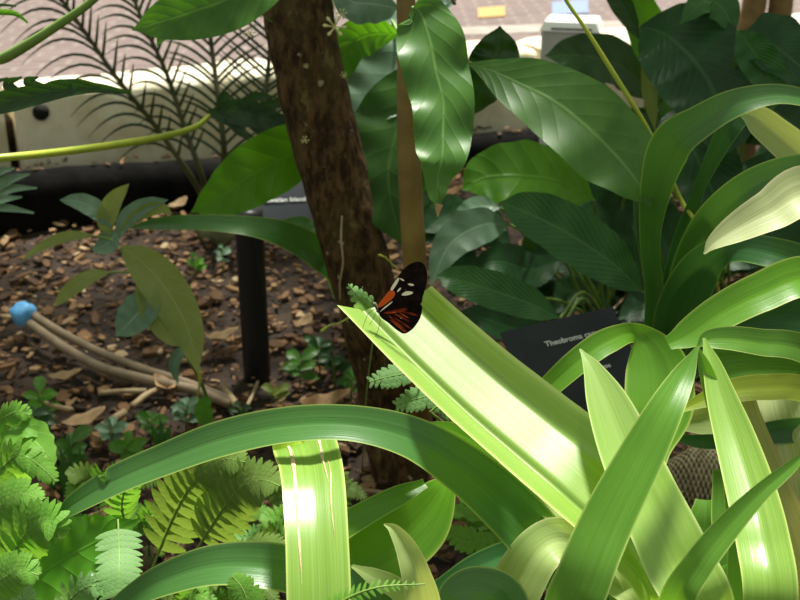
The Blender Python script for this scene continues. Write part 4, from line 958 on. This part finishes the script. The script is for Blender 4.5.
def tear(col, i0, i1, wmax):
    vs = hl.data.vertices; nc = 21; m_ = MB(); rows, uvs = [], []
    mw = Matrix.Translation(hl.parent.location)
    for i in range(i0, i1+1):
        a_, b_ = mw @ vs[i*nc+col].co, mw @ vs[i*nc+col+1].co; u = (i-i0)/(i1-i0)
        t_ = (mw @ vs[min(i+1, 119)*nc+col].co - mw @ vs[i*nc+col].co).normalized(); n_ = t_.cross(b_-a_).normalized()
        if n_.dot(CP-a_) < 0: n_ = -n_
        c_ = a_ + (b_-a_)*(.5+.35*math.sin(u*7)) + n_*.0009; w_ = wmax*math.sin(math.pi*min(.97, max(.03, u)))*(1+.3*math.sin(u*23)); e_ = (b_-a_).normalized()
        rows.append([c_-e_*w_, c_+n_*w_*.4, c_+e_*w_]); uvs.append([(u, 0), (u, .5), (u, 1)])
    m_.grid(rows, uvs); m_.build('tear', 'torn', hl)['label'] = 'dried cream tear along the blade'
tear(4, 42, 92, .0017); tear(14, 40, 70, .0011); tear(5, 34, 56, .0006); tear(15, 60, 84, .0006)
# fern tip in front bottom centre
g = G(330, 700); t = thing('fern', (g.x, g.y, 0), 'bright fern tips at the very bottom edge in front of the hanging leaf', 'fern')
stalk(t, 'stem_green', [(g, .004), (345, 640, .9, 3), (330, 612, .86, 2)], 'stalk', nseg=6)
frond(t, 'fern', [(300, 640, .86), (335, 606, .85), (375, 588, .84), (425, 584, .84)], 30, npin=18, ratio=.2, ang=20, lean=.6, seed=3)
frond(t, 'fern', [(240, 640, .86), (248, 612, .86), (243, 590, .86), (232, 576, .86)], 50, npin=12, ratio=.3, lean=.5, seed=4)
# -- clump C: right edge, crown off frame
tC, cC = lily(990, 470, 1.22, 'strap leaf clump rooted off the right edge, its leaves pointing left')
leaf(tC, 'strap_glow', [(668, 344, 1.1, 14), (690, 334, 1.1, 30), (720, 314, 1.1, 36), (760, 294, 1.1, 40), (810, 278, 1.11, 42), (880, 300, 1.15, 44), (960, 380, 1.2, 40), end(cC, -.02, 0, .03)], lean=.5, n=60, label='broad green leaf rising to the right edge')
leaf(tC, 'strap', [(697, 347, 1.06, 2), (708, 340, 1.06, 18), (730, 339, 1.06, 24), (760, 343, 1.06, 27), (810, 352, 1.07, 30), (900, 400, 1.15, 40), end(cC, -.03, -.02, .03)], lean=.4, n=50)
leaf(tC, 'strap_yellow', [(678, 412, 1.05, 4), (700, 402, 1.05, 14), (730, 392, 1.05, 24), (765, 388, 1.05, 26), (810, 392, 1.06, 28), (900, 430, 1.12, 40), end(cC, -.02, -.04, .03)], lean=.4, n=50, label='yellowing leaf')
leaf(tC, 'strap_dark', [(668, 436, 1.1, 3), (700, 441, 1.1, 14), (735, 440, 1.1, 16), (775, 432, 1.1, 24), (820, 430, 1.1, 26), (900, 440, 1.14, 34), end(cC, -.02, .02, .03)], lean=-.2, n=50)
leaf(tC, 'strap_pale', [(678, 420, 1.16, 20), (710, 420, 1.16, 30), (760, 405, 1.16, 50), (820, 410, 1.16, 50), (900, 440, 1.18, 40), end(cC, -.02, .04, .03)], lean=0, n=40)
leaf(tC, 'strap', [(716, 378, 1.2, 60), (760, 372, 1.2, 50), (820, 380, 1.2, 50), (900, 420, 1.2, 40), end(cC, -.02, .04, .03)], lean=.2, n=40)
leaf(tC, 'strap_cream', [(704, 254, 1.04, 2), (714, 243, 1.04, 15), (735, 230, 1.04, 29), (770, 212, 1.04, 42), (812, 194, 1.05, 54), (880, 230, 1.1, 54), (960, 380, 1.2, 46), end(cC, .02, 0, .03)], lean=.5, n=60, label='cream variegated leaf with a browned tip')
# -- clump D: mid right behind
tD, cD = lily(648, 405, 1.5, 'strap leaf clump behind the sign side leaves, with tall arching blades', .035)
leaf(tD, 'strap_blue', [(850, 118, 1.2, 12), (812, 101, 1.2, 16), (775, 95, 1.2, 20), (735, 104, 1.2, 28), (700, 123, 1.22, 34), (672, 145, 1.25, 42), (657, 185, 1.3, 32), (650, 240, 1.38, 20), (654, 310, 1.45, 18), end(cD, -.01, 0, .02)], lean=(.7, -.1), n=80, label='tall green blade arching to the right edge')
leaf(tD, 'strap_dark', [(742, 108, 1.3, 26), (728, 130, 1.3, 22), (712, 160, 1.32, 16), (697, 195, 1.35, 12), (684, 240, 1.4, 22), (672, 300, 1.45, 26), end(cD, 0, 0, .02)], lean=-.2, n=50)
leaf(tD, 'strap_pale', [(738, 112, 1.29, 4), (755, 118, 1.29, 26), (775, 134, 1.29, 32), (800, 155, 1.29, 34), (840, 190, 1.29, 20)], lean=.2, n=40)
leaf(tD, 'strap_blue', [(860, 180, 1.2, 20), (810, 172, 1.2, 34), (770, 180, 1.22, 36), (735, 200, 1.25, 36), (705, 232, 1.32, 34), (685, 280, 1.4, 32), (675, 340, 1.46, 28), end(cD, .01, 0, .02)], lean=.3, n=60)
leaf(tD, 'strap_dark', [(840, 290, 1.15, 20), (805, 266, 1.15, 34), (765, 252, 1.16, 30), (728, 250, 1.2, 30), (700, 272, 1.28, 44), (680, 310, 1.36, 46), (668, 350, 1.44, 34), end(cD, .0, -.02, .02)], lean=(.6, -.1), n=70)
leaf(tD, 'strap_dark', [(630, 262, 1.4, 6), (640, 200, 1.42, 22), (650, 150, 1.42, 20), (655, 130, 1.42, 4)][::-1][:0] or [(648, 150, 1.44, 4), (645, 190, 1.42, 22), (648, 240, 1.43, 22), (658, 310, 1.47, 22), end(cD, 0, .01, .02)], lean=0, n=40)

leaf(tD, 'strap_dark', [(860, 330, 1.3, 30), (800, 318, 1.35, 52), (750, 322, 1.4, 52), (705, 345, 1.45, 40), (670, 385, 1.48, 26), end(cD, 0, .01, .02)], lean=.2, n=50)
# ================================================================ COIR ROLL
a, b = G(655, 478, .05), G(860, 498, .05)
t = thing('coir_roll', ((a.x+b.x)/2, (a.y+b.y)/2, 0), 'woven tan coir roll lying behind the right strap leaves', 'coir roll')
mb = MB(); nn = 40; pts = [a+(b-a)*(i/(nn-1)) for i in range(nn)]
mb.tube(pts, [.062*min(1, .35+i*.1) for i in range(nn)], 36, rough=.06, rs=30); mb.build('roll', 'coir', t)

# ================================================================ BUTTERFLY
bd = 1.0
b0 = P(381, 317, bd)
t = thing('butterfly', b0, 'black butterfly with orange and cream marked wings on the broad bright leaf', 'butterfly')
def C2(x, y, dz=0.0): return P(320+x/5.454, 240+y/5.454, bd-dz)
def smooth_poly(p, m=5):
    c = p[-1:]+p+p[:2]; out = []
    for k in range(1, len(c)-2):
        for j in range(m):
            u = j/m; f = lambda i: .5*(2*c[k][i]+(c[k+1][i]-c[k-1][i])*u+(2*c[k-1][i]-5*c[k][i]+4*c[k+1][i]-c[k+2][i])*u*u+(3*c[k][i]-c[k-1][i]-3*c[k+1][i]+c[k+2][i])*u**3)
            out.append((f(0), f(1)))
    return out
def bend(x, y): return .006*math.sin((x-320)/260*1.5)*(1 if y < 360 else .7)
def wing(name, outline, marks, off):
    m = MB(); o = smooth_poly(outline); th = .0004; n = len(o)
    cx = sum(p[0] for p in o)/n; cy = sum(p[1] for p in o)/n
    for side in (0, 1):
        dz = off - side*th; rings = []
        for r in (1, .75, .5, .25, .02):
            rings.append([C2(cx+(x-cx)*r, cy+(y-cy)*r, dz+bend(cx+(x-cx)*r, cy+(y-cy)*r)) for x, y in o])
        m.grid(rings, [[(.5, .5)]*n for _ in rings], True, 0)
    ring = [[C2(x, y, off+bend(x, y)) for x, y in o], [C2(x, y, off-th+bend(x, y)) for x, y in o]]
    m.grid(ring, [[(.5, .5)]*n]*2, True, 0)
    for mi, p in marks:
        p = smooth_poly(p, 4) if len(p) > 3 else p
        cx2 = sum(q[0] for q in p)/len(p); cy2 = sum(q[1] for q in p)/len(p)
        for k in range(len(p)):
            tri = [(cx2, cy2), p[k], p[(k+1) % len(p)]]
            m.poly([C2(x, y, off+.0003+bend(x, y)) for x, y in tri], mi)
    return m.build(name, ['bf_black', 'bf_orange', 'bf_cream', 'bf_ray'], t)
def ray(x0, y0, x1, y1, w):
    L = math.hypot(x1-x0, y1-y0); nx, ny = -(y1-y0)/L*w, (x1-x0)/L*w
    return [(x0, y0), ((x0+x1)/2+nx, (y0+y1)/2+ny), (x1+nx*.6, y1+ny*.6), (x1-nx*.6, y1-ny*.6), ((x0+x1)/2-nx, (y0+y1)/2-ny)]
wing('forewing', [(315, 378), (340, 325), (380, 262), (430, 192), (480, 138), (530, 118), (566, 132), (584, 180), (580, 245), (562, 305), (548, 350), (480, 372), (400, 392), (335, 402)],
     [(1, [(316, 356), (350, 310), (382, 274), (408, 284), (402, 312), (368, 342), (328, 368)]),
      (2, [(384, 270), (400, 238), (424, 208), (432, 212), (420, 240), (396, 274)]), (2, ray(420, 284, 440, 262, 5)), (2, ray(434, 208, 458, 222, 4)), (2, ray(478, 240, 510, 246, 6)), (2, [(448, 294), (470, 280), (502, 282), (505, 292), (475, 302), (448, 302)]),
      (2, ray(326, 392, 392, 338, 4))], .001)
wing('hindwing', [(325, 400), (370, 372), (450, 352), (548, 350), (553, 405), (532, 452), (500, 490), (460, 511), (420, 492), (372, 452), (335, 425)],
     [(3, ray(345, 400, 470, 378, 9)), (1, ray(360, 402, 440, 388, 2.5)), (3, ray(372, 410, 470, 500, 7)), (1, ray(380, 432, 458, 498, 2.5)), (3, ray(400, 398, 480, 440, 6)), (1, ray(430, 394, 480, 424, 2.5)), (3, ray(440, 388, 530, 410, 6)), (3, ray(400, 420, 490, 480, 5))], .002)
m = MB()
bp_ = [C2(286, 342, .0), C2(296, 350, .0), C2(306, 362, .0), C2(320, 385, -.001), C2(345, 410, -.002), C2(390, 440, -.003), C2(430, 462, -.003)]
m.tube(bp_, [.0008, .0018, .0014, .0022, .0019, .0015, .0006], 12, rough=.1, rs=400); m.build('body', 'bf_body', t)
for s, (x, y) in ((0, (232, 262)), (1, (262, 250))):
    m = MB(); m.tube([C2(290, 342), C2((290+x)/2, (342+y)/2-6, .004), C2(x, y, .01*s), C2(x-3, y-8, .01*s)], [.00018, .00015, .0002, .0005], 6); m.build('antenna', 'bf_body', t)
for p in ([(305, 372), (262, 402), (246, 440), (226, 500)], [(318, 395), (328, 440), (318, 490), (292, 548)], [(310, 380), (300, 410), (285, 440), (270, 462)]):
    m = MB(); m.tube([C2(x, y, .002) for x, y in p], .00022, 6); m.build('leg', 'bf_body', t)

# ================================================================ LIGHT
w = bpy.data.worlds.new('sky'); SC.world = w; w.use_nodes = True; nt = w.node_tree; nt.nodes.clear(); n = N(nt)
tc = n.add('ShaderNodeTexCoord'); sp = n.add('ShaderNodeSeparateXYZ'); n.L(tc.outputs['Generated'], sp.inputs[0])
col = n.mix(n.step(sp.outputs[2], -.1, .8), (.4, .41, .35), (.95, .97, .88))
bg = n.add('ShaderNodeBackground'); n.L(col, bg.inputs[0]); bg.inputs[1].default_value = .6
out = n.add('ShaderNodeOutputWorld'); n.L(bg.outputs[0], out.inputs[0])
sd = bpy.data.lights.new('sun', 'SUN'); so = bpy.data.objects.new('sun', sd); COL.objects.link(so)
sd.energy = 10; sd.angle = math.radians(7); sd.color = (1, .97, .88)
dirv = Vector((-.12, -.36, -.93))
so.rotation_euler = dirv.to_track_quat('-Z', 'Y').to_euler(); so.location = (1, 3, 4)
